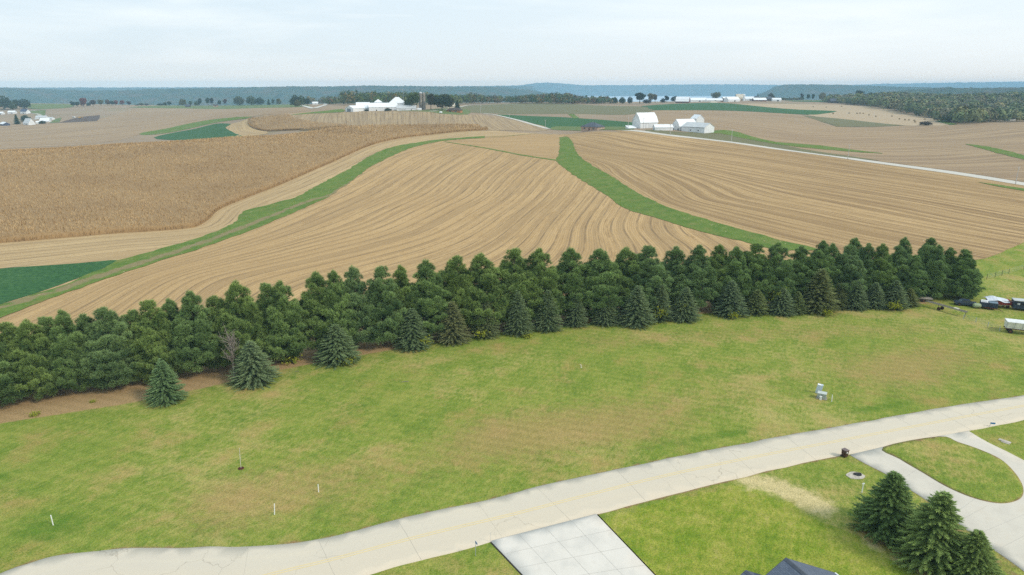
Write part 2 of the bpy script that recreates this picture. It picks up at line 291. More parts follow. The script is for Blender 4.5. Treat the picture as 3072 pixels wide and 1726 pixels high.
# ---------- mesh helpers ----------
def link(o, parent=None):
    C.objects.link(o)
    if parent is not None: o.parent = parent
    return o
def tag(o, label=None, cat=None, group=None, kind=None):
    if label: o['label'] = label
    if cat: o['category'] = cat
    if group: o['group'] = group
    if kind: o['kind'] = kind
    return o
def thing(name, label, cat, loc=(0, 0, 0), yaw=0.0, group=None):
    o = bpy.data.objects.new(name, None); o.empty_display_size = .2; link(o); o.location = loc; o.rotation_euler = (0, 0, yaw); return tag(o, label, cat, group)
def npmesh(name, V, Fc, attrs=None, smooth=False):
    V = np.asarray(V, np.float32); me = bpy.data.meshes.new(name)
    me.vertices.add(len(V)); me.vertices.foreach_set('co', V.ravel())
    if isinstance(Fc, np.ndarray):
        k = Fc.shape[1]; me.loops.add(Fc.size); me.loops.foreach_set('vertex_index', Fc.astype(np.int32).ravel())
        me.polygons.add(len(Fc)); me.polygons.foreach_set('loop_start', np.arange(0, Fc.size, k, dtype=np.int32)); me.polygons.foreach_set('loop_total', np.full(len(Fc), k, np.int32))
    else:
        tot = np.array([len(f) for f in Fc], np.int32); me.loops.add(int(tot.sum())); me.loops.foreach_set('vertex_index', np.concatenate([np.asarray(f, np.int32) for f in Fc]))
        me.polygons.add(len(tot)); me.polygons.foreach_set('loop_start', np.r_[0, np.cumsum(tot)[:-1]].astype(np.int32)); me.polygons.foreach_set('loop_total', tot)
    if smooth: me.polygons.foreach_set('use_smooth', np.ones(len(me.polygons), bool))
    for k, v in (attrs or {}).items():
        a = me.attributes.new(k, 'FLOAT', 'POINT'); a.data.foreach_set('value', np.asarray(v, np.float32))
    me.update(calc_edges=True); me.validate(); return me
def mobj(name, me, mat, parent=None, loc=None):
    me.materials.clear(); me.materials.append(mat); o = bpy.data.objects.new(name, me); link(o, parent)
    if loc is not None: o.location = loc
    return o
class MB:
    def __init__(s): s.v = []; s.f = []
    def add(s, vs, fs):
        b = len(s.v); s.v += [tuple(x) for x in vs]; s.f += [tuple(b+i for i in f) for f in fs]; return s
    def box(s, c, d, rot=None, taper=1.0):
        h = [x/2 for x in d]; vs = []
        for z in (-1, 1):
            k = taper if z > 0 else 1.0
            for x, y in ((-1, -1), (1, -1), (1, 1), (-1, 1)): vs.append(Vector((x*h[0]*k, y*h[1]*k, z*h[2])))
        if rot is not None: vs = [rot @ v for v in vs]
        vs = [v+Vector(c) for v in vs]
        return s.add(vs, [(3, 2, 1, 0), (4, 5, 6, 7), (0, 1, 5, 4), (1, 2, 6, 5), (2, 3, 7, 6), (3, 0, 4, 7)])
    def tube(s, a, b, r0, r1=None, n=8):
        a, b = Vector(a), Vector(b); r1 = r0 if r1 is None else r1; d = (b-a).normalized(); x = d.orthogonal().normalized(); y = d.cross(x); vs = []
        for p, r in ((a, r0), (b, r1)): vs += [p+(x*math.cos(2*math.pi*i/n)+y*math.sin(2*math.pi*i/n))*r for i in range(n)]
        return s.add(vs, [(i, (i+1) % n, n+(i+1) % n, n+i) for i in range(n)]+[tuple(range(n-1, -1, -1)), tuple(range(n, 2*n))])
    def path(s, pts, r, n=6):
        for a, b in zip(pts[:-1], pts[1:]): s.tube(a, b, r, r, n)
        return s
    def prism(s, prof, x0, x1):
        """A (y, z) outline run along x."""
        n = len(prof); vs = [(x0, y, z) for y, z in prof]+[(x1, y, z) for y, z in prof]
        return s.add(vs, [(i, (i+1) % n, n+(i+1) % n, n+i) for i in range(n)]+[tuple(range(n-1, -1, -1)), tuple(range(n, 2*n))])
    def lathe(s, prof, c=(0, 0, 0), n=16):
        vs = []; m_ = len(prof)
        for r, z in prof: vs += [(c[0]+r*math.cos(2*math.pi*i/n), c[1]+r*math.sin(2*math.pi*i/n), c[2]+z) for i in range(n)]
        fs = [(k*n+i, k*n+(i+1) % n, (k+1)*n+(i+1) % n, (k+1)*n+i) for k in range(m_-1) for i in range(n)]+[tuple(range(n-1, -1, -1)), tuple((m_-1)*n+i for i in range(n))]
        return s.add(vs, fs)
    def build(s, name, mat, parent=None, loc=None, bevel=0.0, smooth=False):
        me = bpy.data.meshes.new(name); me.from_pydata([tuple(v) for v in s.v], [], s.f); bm = bmesh.new(); bm.from_mesh(me); bmesh.ops.recalc_face_normals(bm, faces=bm.faces)
        if bevel: bmesh.ops.bevel(bm, geom=list(bm.edges), offset=bevel, segments=1, affect='EDGES', clamp_overlap=True)
        bm.to_mesh(me); bm.free()
        if smooth: me.polygons.foreach_set('use_smooth', [True]*len(me.polygons))
        return mobj(name, me, mat, parent, loc)
def copy_tree(o, parent=None):
    c = o.copy(); C.objects.link(c)
    if parent is not None: c.parent = parent
    for ch in o.children: copy_tree(ch, c)
    return c
def vnoise(x, y, seed=0):
    """Smooth value noise on the plane, -1..1."""
    xi = np.floor(x).astype(np.int64); yi = np.floor(y).astype(np.int64); fx = x-xi; fy = y-yi; fx = fx*fx*(3-2*fx); fy = fy*fy*(3-2*fy)
    def h(a, b):
        k = (a*374761393+b*668265263+seed*974634511) & 0x7fffffff; k = ((k ^ (k >> 13))*1274126177) & 0x7fffffff; return ((k ^ (k >> 16)) & 0xffff)/32767.5-1
    a, b, c_, d = h(xi, yi), h(xi+1, yi), h(xi, yi+1), h(xi+1, yi+1)
    return (a*(1-fx)+b*fx)*(1-fy)+(c_*(1-fx)+d*fx)*fy
def smooth_line(pts, n=6, closed=False):
    p = np.asarray(pts, float); m_ = len(p); out = []
    for i in range(m_ if closed else m_-1):
        a, b, c_, d = (p[(i-1) % m_], p[i], p[(i+1) % m_], p[(i+2) % m_]) if closed else (p[max(i-1, 0)], p[i], p[i+1], p[min(i+2, m_-1)])
        for k in range(n):
            t = k/n; out.append(.5*((2*b)+(-a+c_)*t+(2*a-5*b+4*c_-d)*t*t+(-a+3*b-3*c_+d)*t**3))
    if not closed: out.append(p[-1])
    return np.array(out)
def seg_dist(Q, line, signed=False):
    """Distance of points Q to a polyline; signed: positive to the left of its direction."""
    best = np.full(len(Q), 1e18); sg = np.ones(len(Q))
    for a, b in zip(line[:-1], line[1:]):
        ab = b-a; L = max(ab @ ab, 1e-9); t = np.clip(((Q-a) @ ab)/L, 0, 1); d = Q-(a+t[:, None]*ab); q = (d*d).sum(1); cr = ab[0]*(Q[:, 1]-a[1])-ab[1]*(Q[:, 0]-a[0]); k = q < best
        best[k] = q[k]; sg[k] = np.sign(cr[k])
    r_ = np.sqrt(best); return r_*sg if signed else r_
def inside(Q, poly):
    x, y = Q[:, 0], Q[:, 1]; r_ = np.zeros(len(Q), bool); n = len(poly)
    for i in range(n):
        (x1, y1), (x2, y2) = poly[i], poly[(i+1) % n]; k = ((y1 > y) != (y2 > y)) & (x < (x2-x1)*(y-y1)/((y2-y1) if y2 != y1 else 1e-9)+x1); r_ ^= k
    return r_
def outline(pts, n=5, closed=True):
    """Picture points -> ground points; ('w', X, Y) entries are ground points already. Smoothed on the ground."""
    g = []
    for p in pts: g.append((p[1], p[2]) if p[0] == 'w' else tuple(hit([p])[0]))
    return smooth_line(g, n, closed) if n > 1 else np.array(g)
def clean(poly, eps):
    out = [poly[0]]
    for p in poly[1:]:
        if np.hypot(*(p-out[-1])) > eps: out.append(p)
    if np.hypot(*(out[0]-out[-1])) < eps: out.pop()
    return np.array(out)
def drape(name, poly, lift, mat, cell=None, row=None, extra=None, wob=0.0, kind='structure', skirt=0.0, label=None, cat=None, parent=None):
    """A sheet laid over the ground inside an outline given on the ground."""
    poly = clean(np.asarray(poly, float), .05); c0 = poly.mean(0); Ym = max(60.0, np.median(poly[:, 1])); cell = cell or max(2.0, Ym*.011)
    d = []                                                                                   # split long edges
    for a, b in zip(poly, np.roll(poly, -1, 0)):
        k = max(1, int(np.hypot(*(b-a))/cell)); d += [a+(b-a)*i/k for i in range(k)]
    poly = np.array(d)
    if wob: poly = poly+np.stack([vnoise(poly[:, 0]*.35, poly[:, 1]*.35, 3), vnoise(poly[:, 0]*.35, poly[:, 1]*.35, 4)], 1)*wob
    lo, hi = poly.min(0), poly.max(0); gx = np.arange(lo[0], hi[0]+cell, cell); gy = np.arange(lo[1], hi[1]+cell, cell)
    Q = np.stack(np.meshgrid(gx, gy), -1).reshape(-1, 2)+rng.uniform(-.2, .2, (len(gx)*len(gy), 2))*cell
    Q = Q[inside(Q, poly)]; Q = Q[seg_dist(Q, np.r_[poly, poly[:1]]) > cell*.4] if len(Q) else Q
    n = len(poly); allp = np.r_[poly, Q]
    vs, _e, fs, *_ = delaunay_2d_cdt([Vector(p-c0) for p in allp], [(i, (i+1) % n) for i in range(n)], [], 1, 1e-4, False)
    v2 = np.array([tuple(v) for v in vs])+c0; tri = np.array([f for f in fs if len(f) == 3])
    a, b, c_ = v2[tri[:, 0]], v2[tri[:, 1]], v2[tri[:, 2]]; fl = ((b-a)[:, 0]*(c_-a)[:, 1]-(b-a)[:, 1]*(c_-a)[:, 0]) < 0; tri[fl] = tri[fl][:, ::-1]
    cen = (a+b+c_)/3; tri = tri[inside(cen, poly)]
    V = np.c_[v2, height(v2[:, 0], v2[:, 1])+lift]; at = {}
    if row is not None: at['row'] = row(v2)
    for k, fn in (extra or {}).items(): at[k] = fn(v2)
    me_faces = tri
    if skirt:
        ed = {}
        for t in tri:
            for i in range(3): ed[(t[i], t[(i+1) % 3])] = 1
        be = [(i, j) for i, j in ed if (j, i) not in ed]; nb = len(V); V2 = V.copy(); V2[:, 2] -= skirt
        V = np.r_[V, V2]; at = {k: np.r_[x, x] for k, x in at.items()}
        me_faces = [tuple(t) for t in tri]+[(j, i, i+nb, j+nb) for i, j in be]
    o = mobj(name, npmesh(name, V, me_faces, at, smooth=not skirt), mat, parent)
    if parent is None: tag(o, label, cat, None, kind)
    return o
def ribbon(line, w0, w1=None):
    """A strip's outline from its middle line on the ground."""
    line = np.asarray(line, float); t = np.gradient(line, axis=0); t /= np.linalg.norm(t, axis=1)[:, None]; nrm = np.stack([-t[:, 1], t[:, 0]], 1); w = np.linspace(w0, w1 if w1 else w0, len(line))[:, None]/2
    return np.r_[line+nrm*w, (line-nrm*w)[::-1]]
def strip(name, line, width, lift, mat, parent=None, **kw):
    """Ground-hugging band as quads (markings, joints, lanes)."""
    line = np.asarray(line, float); t = np.gradient(line, axis=0); t /= np.linalg.norm(t, axis=1)[:, None]; nrm = np.stack([-t[:, 1], t[:, 0]], 1)*width/2
    v2 = np.r_[line+nrm, line-nrm]; n = len(line); V = np.c_[v2, height(v2[:, 0], v2[:, 1])+lift]
    Fq = np.array([(n+i, n+i+1, i+1, i) for i in range(n-1)]); o = mobj(name, npmesh(name, V, Fq), mat, parent)
    if parent is None: tag(o, **kw)
    return o
# ---------- the ground ----------
us = np.linspace(-1.25, 1.25, 201); ys = np.r_[np.exp(np.arange(math.log(40), math.log(2600), .0125)), 2600, 4000, 7000, 10100]
U, Yg = np.meshgrid(us, ys); Xg = U*Yg; Zg = np.where(Yg > 2550, VALLEY, height(Xg, Yg)); nu = len(us)
V = np.stack([Xg, Yg, Zg], -1).reshape(-1, 3); i = np.arange((len(ys)-1)*nu).reshape(-1, nu)[:, :-1].ravel()
Fq = np.stack([i, i+1, i+nu+1, i+nu], 1); n0 = len(V)
V = np.r_[V, [(-320, -90, 0), (320, -90, 0), (320, 40, 0), (-320, 40, 0)]]; Fq = np.r_[Fq, [(n0, n0+1, n0+2, n0+3)]]
tag(mobj('ground', npmesh('ground', V, Fq, smooth=True), GROUND), 'rolling tan farmland running back to the river valley', 'ground', None, 'structure')

# ---------- outlines read once and turned into ground positions ----------
SPR = [(420,1018,905,47),(640,970,857,62),(850,918,815,60),(1040,882,775,53),(1140,868,757,50),(1222,855,750,40),(1303,848,732,42),(1378,838,728,42),(1449,828,738,35),(1522,824,735,40),(1600,826,718,50),(1660,815,715,35),(1722,814,722,42),(1835,800,705,48),(1900,798,728,35),(1965,798,725,40),(2003,797,733,28),(2055,792,675,50),(2105,784,712,30),(2148,785,705,35),(2196,783,710,30),(2246,783,705,35),(2285,778,725,25)]
PINE_LINE = np.array([(-130,78),(-100,87),(-76,95),(-62,101),(-50,106.5),(-40,110.5),(-30,115.5),(-18,121.5),(-5,127.5),(7,131.5),(18.5,134.5),(32,138),(45,140.5),(64,142.5),(85,146),(104,149)], float)
road_up = P([(-160,1560),(-70,1480),(20,1435),(70,1418),(130,1402),(200,1392),(300,1383),(400,1380),(500,1378),(600,1376),(700,1371),(800,1358),(900,1335),(1000,1308),(1100,1285),(1200,1264),(1300,1240),(1400,1215),(1500,1193),(1600,1171),(1700,1150),(1800,1130),(1900,1112),(2000,1093),(2100,1075),(2200,1057),(2300,1040),(2400,1022),(2500,1007),(2575,996),(2800,962)])
road_lo = P([(560,1560),(760,1500),(925,1447),(990,1430),(1060,1410),(1150,1388),(1235,1363),(1368,1329),(1500,1295),(1600,1269),(1700,1243),(1800,1218),(1900,1193),(2000,1170),(2100,1150),(2145,1142),(2225,1126),(2300,1111),(2365,1099),(2445,1084),(2575,1058),(2800,1012)])
UP = smooth_line(hit(road_up), 4); LO = smooth_line(hit(road_lo), 4)
ROADPOLY = np.r_[UP, LO[::-1]]
mid_px = P([(480,1500),(690,1444),(838,1408),(1066,1348),(1294,1294),(1480,1246),(1677,1197),(1900,1150),(2131,1106),(2434,1048),(2575,1022),(2800,980)])
MIDL = smooth_line(hit(mid_px), 6)
def across(q): return seg_dist(q, UP)
drape('road', ROADPOLY, .06, ROAD, cell=1.2, wob=.16, extra={'across': across}, skirt=.12, label='pale concrete residential road curving along the lawn', cat='road')
nrm = np.gradient(MIDL, axis=0); nrm /= np.linalg.norm(nrm, axis=1)[:, None]; nrm = np.stack([-nrm[:, 1], nrm[:, 0]], 1)
ROADOBJ = bpy.data.objects['road']
for s in (-.17, .17): strip('centre_line', MIDL+nrm*s, .13, .066, YELLOW, ROADOBJ)
cum = np.r_[0, np.cumsum(np.linalg.norm(np.diff(MIDL, axis=0), axis=1))]
for k, s in enumerate(np.arange(3.0, cum[-1], 8.6)):                                         # sawn joints across the slab
    j = min(int(np.searchsorted(cum, s)), len(MIDL)-1); a = UP[np.argmin(np.linalg.norm(UP-MIDL[j], axis=1))]; b = LO[np.argmin(np.linalg.norm(LO-MIDL[j], axis=1))]
    if np.hypot(*(b-a)) < 12: strip('slab_joint', np.linspace(a, b, 9)+np.c_[np.zeros(9), vnoise(np.arange(9)*.7, np.full(9, k*3.1))*.08], .018+.012*(k % 3), .064, JOINT, ROADOBJ)

# ---------- new driveway, curved driveway ----------
nd = hit([(x*K, y*K) for x, y in [(1235,1363),(1500,1295),(1791,1600),(1461,1600)]])
DRV = drape('new_driveway', np.array([nd[0], nd[1], nd[2], nd[3]]), .075, NEWCON, cell=1.5, skirt=.14, label='new white concrete driveway of square panels meeting the road', cat='driveway')
def lerp(a, b, t): return a+(b-a)*t
for t in (.25, .5, .75): strip('panel_joint', np.array([lerp(nd[0], nd[1], t), lerp(nd[3], nd[2], t)]), .04, .081, PANELJ, DRV)
Ld = np.linalg.norm(nd[2]-nd[1])
for s in (3.1, 6.2, 9.3, 12.4): strip('panel_joint', np.array([lerp(nd[0], nd[3], s/Ld*1.02), lerp(nd[1], nd[2], s/Ld)]), .04, .081, PANELJ, DRV)
strip('road_joint', np.array([nd[0]+(nd[1]-nd[0])*.01, nd[1]])+np.array([0, .03]), .06, .083, PANELJ, DRV)
for a, b, q in ((nd[0], nd[3], -1), (nd[1], nd[2], 1)):
    dv = (nd[1]-nd[0]); dv /= np.linalg.norm(dv); strip('shadow_gap', np.array([a, b])+dv*q*.09, .17, .03, EDGEM, DRV)  # strips for the gap beside the slab, shadow included in their dark colour
dl = [(2549,1366),(2599,1394),(2653,1421),(2682,1441),(2770,1496),(2857,1558),(2949,1629),(3015,1674),(3072,1716),(3180,1800)]
dr = [(3330,1760),(3380,1640),(3330,1530),(3200,1450),(3072,1383),(3020,1356),(2957,1325),(2905,1294)]
DL, DR = smooth_line(hit(dl), 4), smooth_line(hit(dr), 4)
CDR = drape('curved_driveway', np.r_[DL, DR, hit([(2816,1310),(2649,1342)])], .07, DRIVE, cell=1.5, skirt=.14, label='older curved concrete driveway looping round a grass island', cat='driveway')
for a, b in [((2692,1448),(2752,1410)),((2775,1498),(2832,1459)),((2850,1552),(2925,1498)),((2868,1570),(2960,1520)),((3020,1676),(2975,1645)),((2925,1608),(3072,1545)),((2985,1655),(3090,1600)),((2849,1340),(2920,1302))]: strip('panel_joint', np.linspace(*hit([a, b]), 5), .035, .076, PANELJ, CDR)
isl = [(2649,1344),(2699,1379),(2770,1421),(2832,1458),(2895,1487),(2957,1506),(3011,1512),(3053,1502),(3069,1483),(3065,1454),(3040,1416),(2999,1379),(2936,1350),(2874,1329),(2816,1312)]
ISL = smooth_line(hit(isl), 4, True)
YOLD = smooth_line(hit([(2150,1470),(2240,1455),(2330,1480),(2450,1560),(2560,1600),(2700,1680),(2830,1726),(2990,1830)]), 4)
def a_straw(q): return np.maximum(np.exp(-(seg_dist(q, smooth_line(hit([(2262,1446),(2330,1462),(2400,1490),(2455,1520)]), 4))/2.5)**2), .66*np.exp(-(seg_dist(q, hit([(2600,1625),(2700,1690),(2780,1726)]))/1.0)**2))
def a_fresh(q):
    d = seg_dist(q, YOLD, True); return sstep(.9, -.9, d)*(q[:, 0] > nd[1][0]-6)*(seg_dist(q, LO) > .9)
def a_bare(q):
    e = np.exp(-(seg_dist(q, LO)/.35)**2)*.75; e = np.maximum(e, .62*np.exp(-(seg_dist(q, np.r_[ISL, ISL[:1]])/.35)**2)); e = np.maximum(e, .6*np.exp(-(seg_dist(q, DL)/.3)**2))
    e = np.maximum(e, .68*np.exp(-(seg_dist(q, hit([(2560,1580),(2650,1625),(2740,1690),(2790,1726)]))/.8)**2)); return np.maximum(e, .7*np.exp(-(seg_dist(q, hit([(2850,1570),(2930,1640),(3010,1700),(3072,1750)]))/.8)**2))
zero = lambda q: np.zeros(len(q))
yard_w = [tuple(p) for p in LO[np.argmin(np.linalg.norm(LO-nd[1], axis=1)):np.argmin(np.linalg.norm(LO-hit([(2549,1366)])[0], axis=1))]]
drape('front_yard', np.array([*yard_w, *[tuple(p) for p in DL], tuple(DL[-1]+[6, -8]), (60, 30), (22, 30), tuple(nd[2])]), .03, LAWN, cell=.8, extra={'litter': zero, 'straw': a_straw, 'fresh': a_fresh, 'bare': a_bare, 'lush': zero}, label='bright green new lawn with a strip of straw beside the driveway', cat='lawn')
drape('island_lawn', ISL, .13, LAWN, cell=.8, extra={'litter': zero, 'straw': zero, 'fresh': zero, 'bare': a_bare, 'lush': zero}, skirt=.16, label='oval grass island inside the curved driveway', cat='lawn')
# the big lawn: one fine sheet
gx = np.arange(-230, 232, .9); gy = np.arange(26, 262, .9); GX, GY = np.meshgrid(gx, gy); q = np.stack([GX.ravel(), GY.ravel()], 1)
pd = seg_dist(q, PINE_LINE, True)
lush = np.maximum(.62*np.exp(-((seg_dist(q, UP)-3.0)/1.7)**2)*(.6+.5*vnoise(q[:, 0]*.13, q[:, 1]*.13, 9)), .75*sstep(-.1, .9, vnoise(q[:, 0]*.06+3, q[:, 1]*.11, 5))*sstep(-5, -50, q[:, 0]))
rim = np.exp(-((np.hypot(q[:, 0]-hit([(385,1268)])[0][0], (q[:, 1]-hit([(385,1268)])[0][1])*1.1)-2.6)/.5)**2); lush = np.maximum(lush, .5*rim)
wlit = np.interp(q[:, 0], [-110, -76, -58, -48, -43, -39, -30, 0, 40, 90], [8.0, 8.0, 8.0, 6.6, 4.8, 3.6, 3.3, 3.2, 3.0, 3.6])
litter = sstep(1.3, -.8, np.abs(pd)-wlit)*(q[:, 0] < 92)
bare = .72*np.exp(-(seg_dist(q, UP)/.45)**2)
WORN = smooth_line(hit(P([(600,1250),(800,1195),(1150,1120),(1450,1070),(1800,1000),(2100,955),(2400,900)])), 3); worn = .95*np.exp(-(seg_dist(q, WORN)/8.5)**2)*(.65+.45*vnoise(q[:, 0]*.06, q[:, 1]*.06, 12)); worn = np.maximum(worn, .5*np.exp(-(seg_dist(q, hit(P([(1500,860),(1900,840),(2300,830)])))/5)**2))
ok = (GY < 255); nx_ = len(gx); ii = np.arange((len(gy)-1)*nx_).reshape(-1, nx_)[:, :-1].ravel()
z0 = height(q[:, 0], q[:, 1])+.014
tag(mobj('lawn', npmesh('lawn', np.c_[q, z0], np.stack([ii, ii+1, ii+nx_+1, ii+nx_], 1), {'litter': litter, 'lush': lush, 'bare': bare, 'straw': 0*pd, 'fresh': 0*pd, 'worn': worn}), LAWN), 'mown grass lawn sloping from the windbreak to the road', 'lawn', None, 'structure')

# ---------- fields behind the windbreak ----------
strip_up = P([(297,655),(350,643),(419,623),(497,600),(575,569),(597,553),(607,537),(630,526),(669,518),(712,506),(751,494),(810,461),(870,430),(927,395),(986,371),(1044,360),(1100,352),(1160,347),(1220,343)])
strip_lo = P([(1220,348),(1161,351),(1103,357),(1044,370),(986,393),(927,424),(880,460),(839,489),(782,517),(716,545),(651,573),(586,597),(488,631),(391,662),(293,694),(195,728),(100,763),(0,803),(-120,850)])
strip_mid = P([(1220,346),(1160,349),(1100,355),(1040,366),(986,383),(927,410),(870,448),(800,490),(716,525),(640,555),(575,582),(488,615),(391,645),(293,675),(195,712),(100,748),(0,786),(-140,840)])
ww_l = [(1679,413),(1679,440),(1675,468),(1668,480),(1686,499),(1733,534),(1779,562),(1835,599),(1873,625),(1919,641),(1989,662),(2059,683),(2152,708),(2245,729),(2330,752)]
ww_r = [(1700,410),(1717,427),(1728,455),(1752,480),(1780,499),(1826,524),(1873,555),(1919,583),(1966,606),(2012,625),(2082,648),(2152,669),(2222,690),(2292,708),(2362,727),(2408,736),(2469,753)]
SM = smooth_line(hit(strip_mid), 4); WM = smooth_line((hit([ww_l[i] for i in (0,2,5,8,11,13,14)])+hit([ww_r[i] for i in (0,2,5,8,12,15,16)]))/2, 4)
corn_edge = P([(-160,622),(-60,616),(0,612),(100,604),(200,595),(300,587),(400,581),(470,575),(500,568),(525,551),(545,531),(580,514),(640,490),(700,467),(760,441),(850,402),(910,375),(960,358),(1030,345),(1120,335),(1200,329),(1227,327)])
CE = smooth_line(hit(corn_edge), 4)
LAWNTOP = [('w', 112, 156), ('w', 128, 168)]
# rows: guide curves with their distance across the field, spread by a thin-plate fit on the ground
def rows_from(guides):
    S, v = [], []
    for pts, val in guides:
        g = hit(pts); S += list(g); v += [val]*len(g)
    S = np.array(S)/100; w = tps_fit(S, np.array(v, float), 1e-3); return lambda q: tps_eval(S, w, q/100)
row_c = rows_from([(P([(1100,357),(980,391),(850,457),(650,550),(400,643),(120,742)]), 0), ([(1520,478),(1385,585),(1152,697),(826,780),(593,836)], 56), ([(1696,534),(1654,585),(1570,660),(1478,734),(1338,799)], 98), ([(1779,641),(1751,752)], 124), ([(1880,690),(1915,745)], 139), ([(2060,700),(2130,745)], 157)])
row_r = rows_from([([ww_r[i] for i in (3,5,7,9,11,13,15,16)], 0), ([(1826,455),(2106,501),(2385,557),(2700,613)], 92), (P([(1640,331),(1760,346),(1950,374),(2130,400),(2350,432),(2575,465)]), 186), ([(2100,600),(2500,690)], 38)])
row_l = lambda q: seg_dist(q, CE, True)
row_t = lambda q: q[:, 1]*.9+q[:, 0]*.25
thin = smooth_line(hit(P([(1118,357),(1220,373),(1320,392),(1402,404)])), 4)
drape('stubble_field', np.r_[SM[::-1][:-1], thin, WM[np.argmin(np.linalg.norm(WM-thin[-1], axis=1)):], [(88, 160), (84, 150), (40, 143), (0, 132), (-45, 112), (-80, 98), (-140, 92)]], .06, STUB_C, cell=3.2, row=row_c, label='harvested maize field with curving rows behind the windbreak', cat='field')
drape('stubble_field', np.r_[thin[::-1], SM[:2], hit(P([(1300,341),(1380,338),(1425,338)])), WM[:np.argmin(np.linalg.norm(WM-thin[-1], axis=1))+1]], .06, STUB_C, cell=4, row=row_t, label='small wedge of harvested maize at the crest between grass strips', cat='field')
ROAD3 = smooth_line(hit([(1842,389),(1880,391),(1909,393),(2007,406),(2100,416),(2194,427),(2302,443),(2462,464),(2541,475),(2780,508),(3072,553),(3250,580)]), 4)
drape('stubble_field', np.r_[WM, [(90, 166), (108, 172)], hit(P([(2490,648),(2575,610)])), [(200, 222), (270, 250), (300, 300)], ROAD3[::-1]+[[-2, -3]], hit(P([(1560,334),(1430,337)]))], .055, STUB_R, cell=3.2, row=row_r, wob=.3, label='harvested maize field with straight dark rows beside the far road', cat='field')
drape('stubble_field', np.r_[CE+0, hit(P([(1300,334),(1400,337),(1400,341),(1300,342)])), SM, [(-175, 128), (-230, 150), (-260, 200)]], .05, STUB_L, cell=3.2, row=row_l, label='pale strip of maize stubble between standing maize and grass', cat='field')
drape('alfalfa_field', outline(P([(-140,700),(0,677),(100,670),(200,663),(300,655),(262,675),(180,707),(90,739),(0,767),(-140,815)]), 3), .11, ALFALFA, label='dark green alfalfa patch at the foot of the maize', cat='field')
TRK = smooth_line(hit([(-100,950),(155,878),(272,839),(427,788),(543,751),(699,695),(815,648),(932,602),(1000,582),(1120,510),(1250,445)]), 3)
track = lambda q: np.exp(-(seg_dist(q, TRK)/2.2)**2)
drape('grass_waterway', np.r_[smooth_line(hit(strip_up), 4), smooth_line(hit(strip_lo), 4), smooth_line(hit(P([(-120,790),(0,769),(90,741),(180,709),(262,677)])), 3)], .16, WATERWAY, cell=2.5, wob=.8, extra={'track': track}, label='grass strip with a worn track running up beside the maize', cat='grass strip')
drape('grass_waterway', np.r_[smooth_line(hit(ww_l), 4), smooth_line(hit(ww_r), 4)[::-1]], .16, WATERWAY, cell=2.5, wob=.7, extra={'track': lambda q: .25*np.exp(-(seg_dist(q, WM)/2.0)**2)}, label='broad green grass waterway dividing the two harvested fields', cat='grass strip')
drape('grass_waterway', ribbon(thin, 1.8, 3.0), .15, WATERWAY, cell=2, wob=.5, extra={'track': zero}, label='thin grass line crossing from strip to waterway', cat='grass strip')
drape('grass_waterway', ribbon(smooth_line(hit(P([(1215,346),(1290,342),(1390,338.5)])), 4), 1.6, 1.2), .15, WATERWAY, cell=2, wob=.4, extra={'track': lambda q: np.full(len(q), .6)}, label='faint grass track along the crest towards the brick house', cat='grass strip')
# ---------- fields beyond the crest ----------
def field(name, pts, mat, lift, label, n=3, **kw): return drape(name, outline(pts, n), lift, mat, label=label, cat='field', **kw)
left_line = smooth_line(hit([(0,400),(300,378),(520,358),(760,330)]), 4)
row_left = lambda q: seg_dist(q, left_line, True)
field('stubble_field', [(-60,380),(0,376),(100,372),(175,369),(300,358),(420,325),(520,322),(700,324),(870,322),(930,330),(925,338),(870,345),(755,352),(700,354),(600,378),(520,390),(430,402),(300,430),(0,447),(-60,450)], STUB_F, .10, 'wide tan harvested field in the valley beyond the maize', row=row_left)
field('grass_waterway', [(423,399),(493,388),(555,374),(633,360),(711,352),(752,351),(752,353),(700,361),(640,370),(580,384),(500,400),(430,406)], WATERWAY, .22, 'green ditch strip climbing the valley field', extra={'track': lambda q: .8*np.exp(-(seg_dist(q, hit([(470,402),(560,383),(650,365),(730,355)]))/4)**2)}, wob=1.5)
field('alfalfa_field', [(470,418),(505,402),(586,387),(648,372),(693,373),(677,383),(684,390),(705,401),(714,414)], ALFALFA, .26, 'dark green alfalfa wedge below the ditch strip')
knob = smooth_line(hit([(693,373),(720,366),(748,356),(760,372),(790,388),(800,402),(714,413),(704,401),(684,390),(677,382)]), 3, True)
row_k = lambda q: seg_dist(q, smooth_line(hit([(748,358),(748,373),(760,386),(795,395)]), 4), True)
drape('stubble_field', knob, .24, STUB_L, label='pale contour rows curving round the standing maize knob', cat='field', row=row_k)
row_m = lambda q: q[:, 0]/q[:, 1]*760+np.maximum(0, q[:, 0]+60)*.002*(q[:, 1]-760)-np.maximum(0, -q[:, 0]-190)*.003*(q[:, 1]-790)
field('stubble_field', [(770,354),(830,348),(870,345),(960,341),(1027,338),(1100,334),(1190,333),(1280,332),(1330,341),(1400,345),(1450,346),(1500,352),(1560,364),(1650,387),(1560,393),(1460,393),(1300,388),(1150,386),(1040,384),(860,366)], STUB_M, .20, 'harvested hilltop field below the white farmstead', row=row_m, cell=6)
field('grass_waterway', [(870,346),(930,342),(1028,337),(1026,328),(980,333),(920,339)], WATERWAY, .3, 'green bank beside the white farmstead', extra={'track': zero}, n=2)
field('farmyard_grass', [(1180,334),(1270,332),(1290,329),(1400,329),(1404,344),(1330,343),(1290,337)], FARGRASS, .3, 'grass yard under the trees by the silos')
field('pasture', [(95,328),(60,314),(95,312.5),(215,313.5),(212,323),(150,327)], FARGRASS, .2, 'bright pasture behind the valley farmstead', n=2)
field('pasture', [(385,323),(520,316),(700,311),(900,310),(935,319),(870,323),(760,325),(560,326)], FARGRASS, .2, 'pale green pasture along the far ridge', n=2)
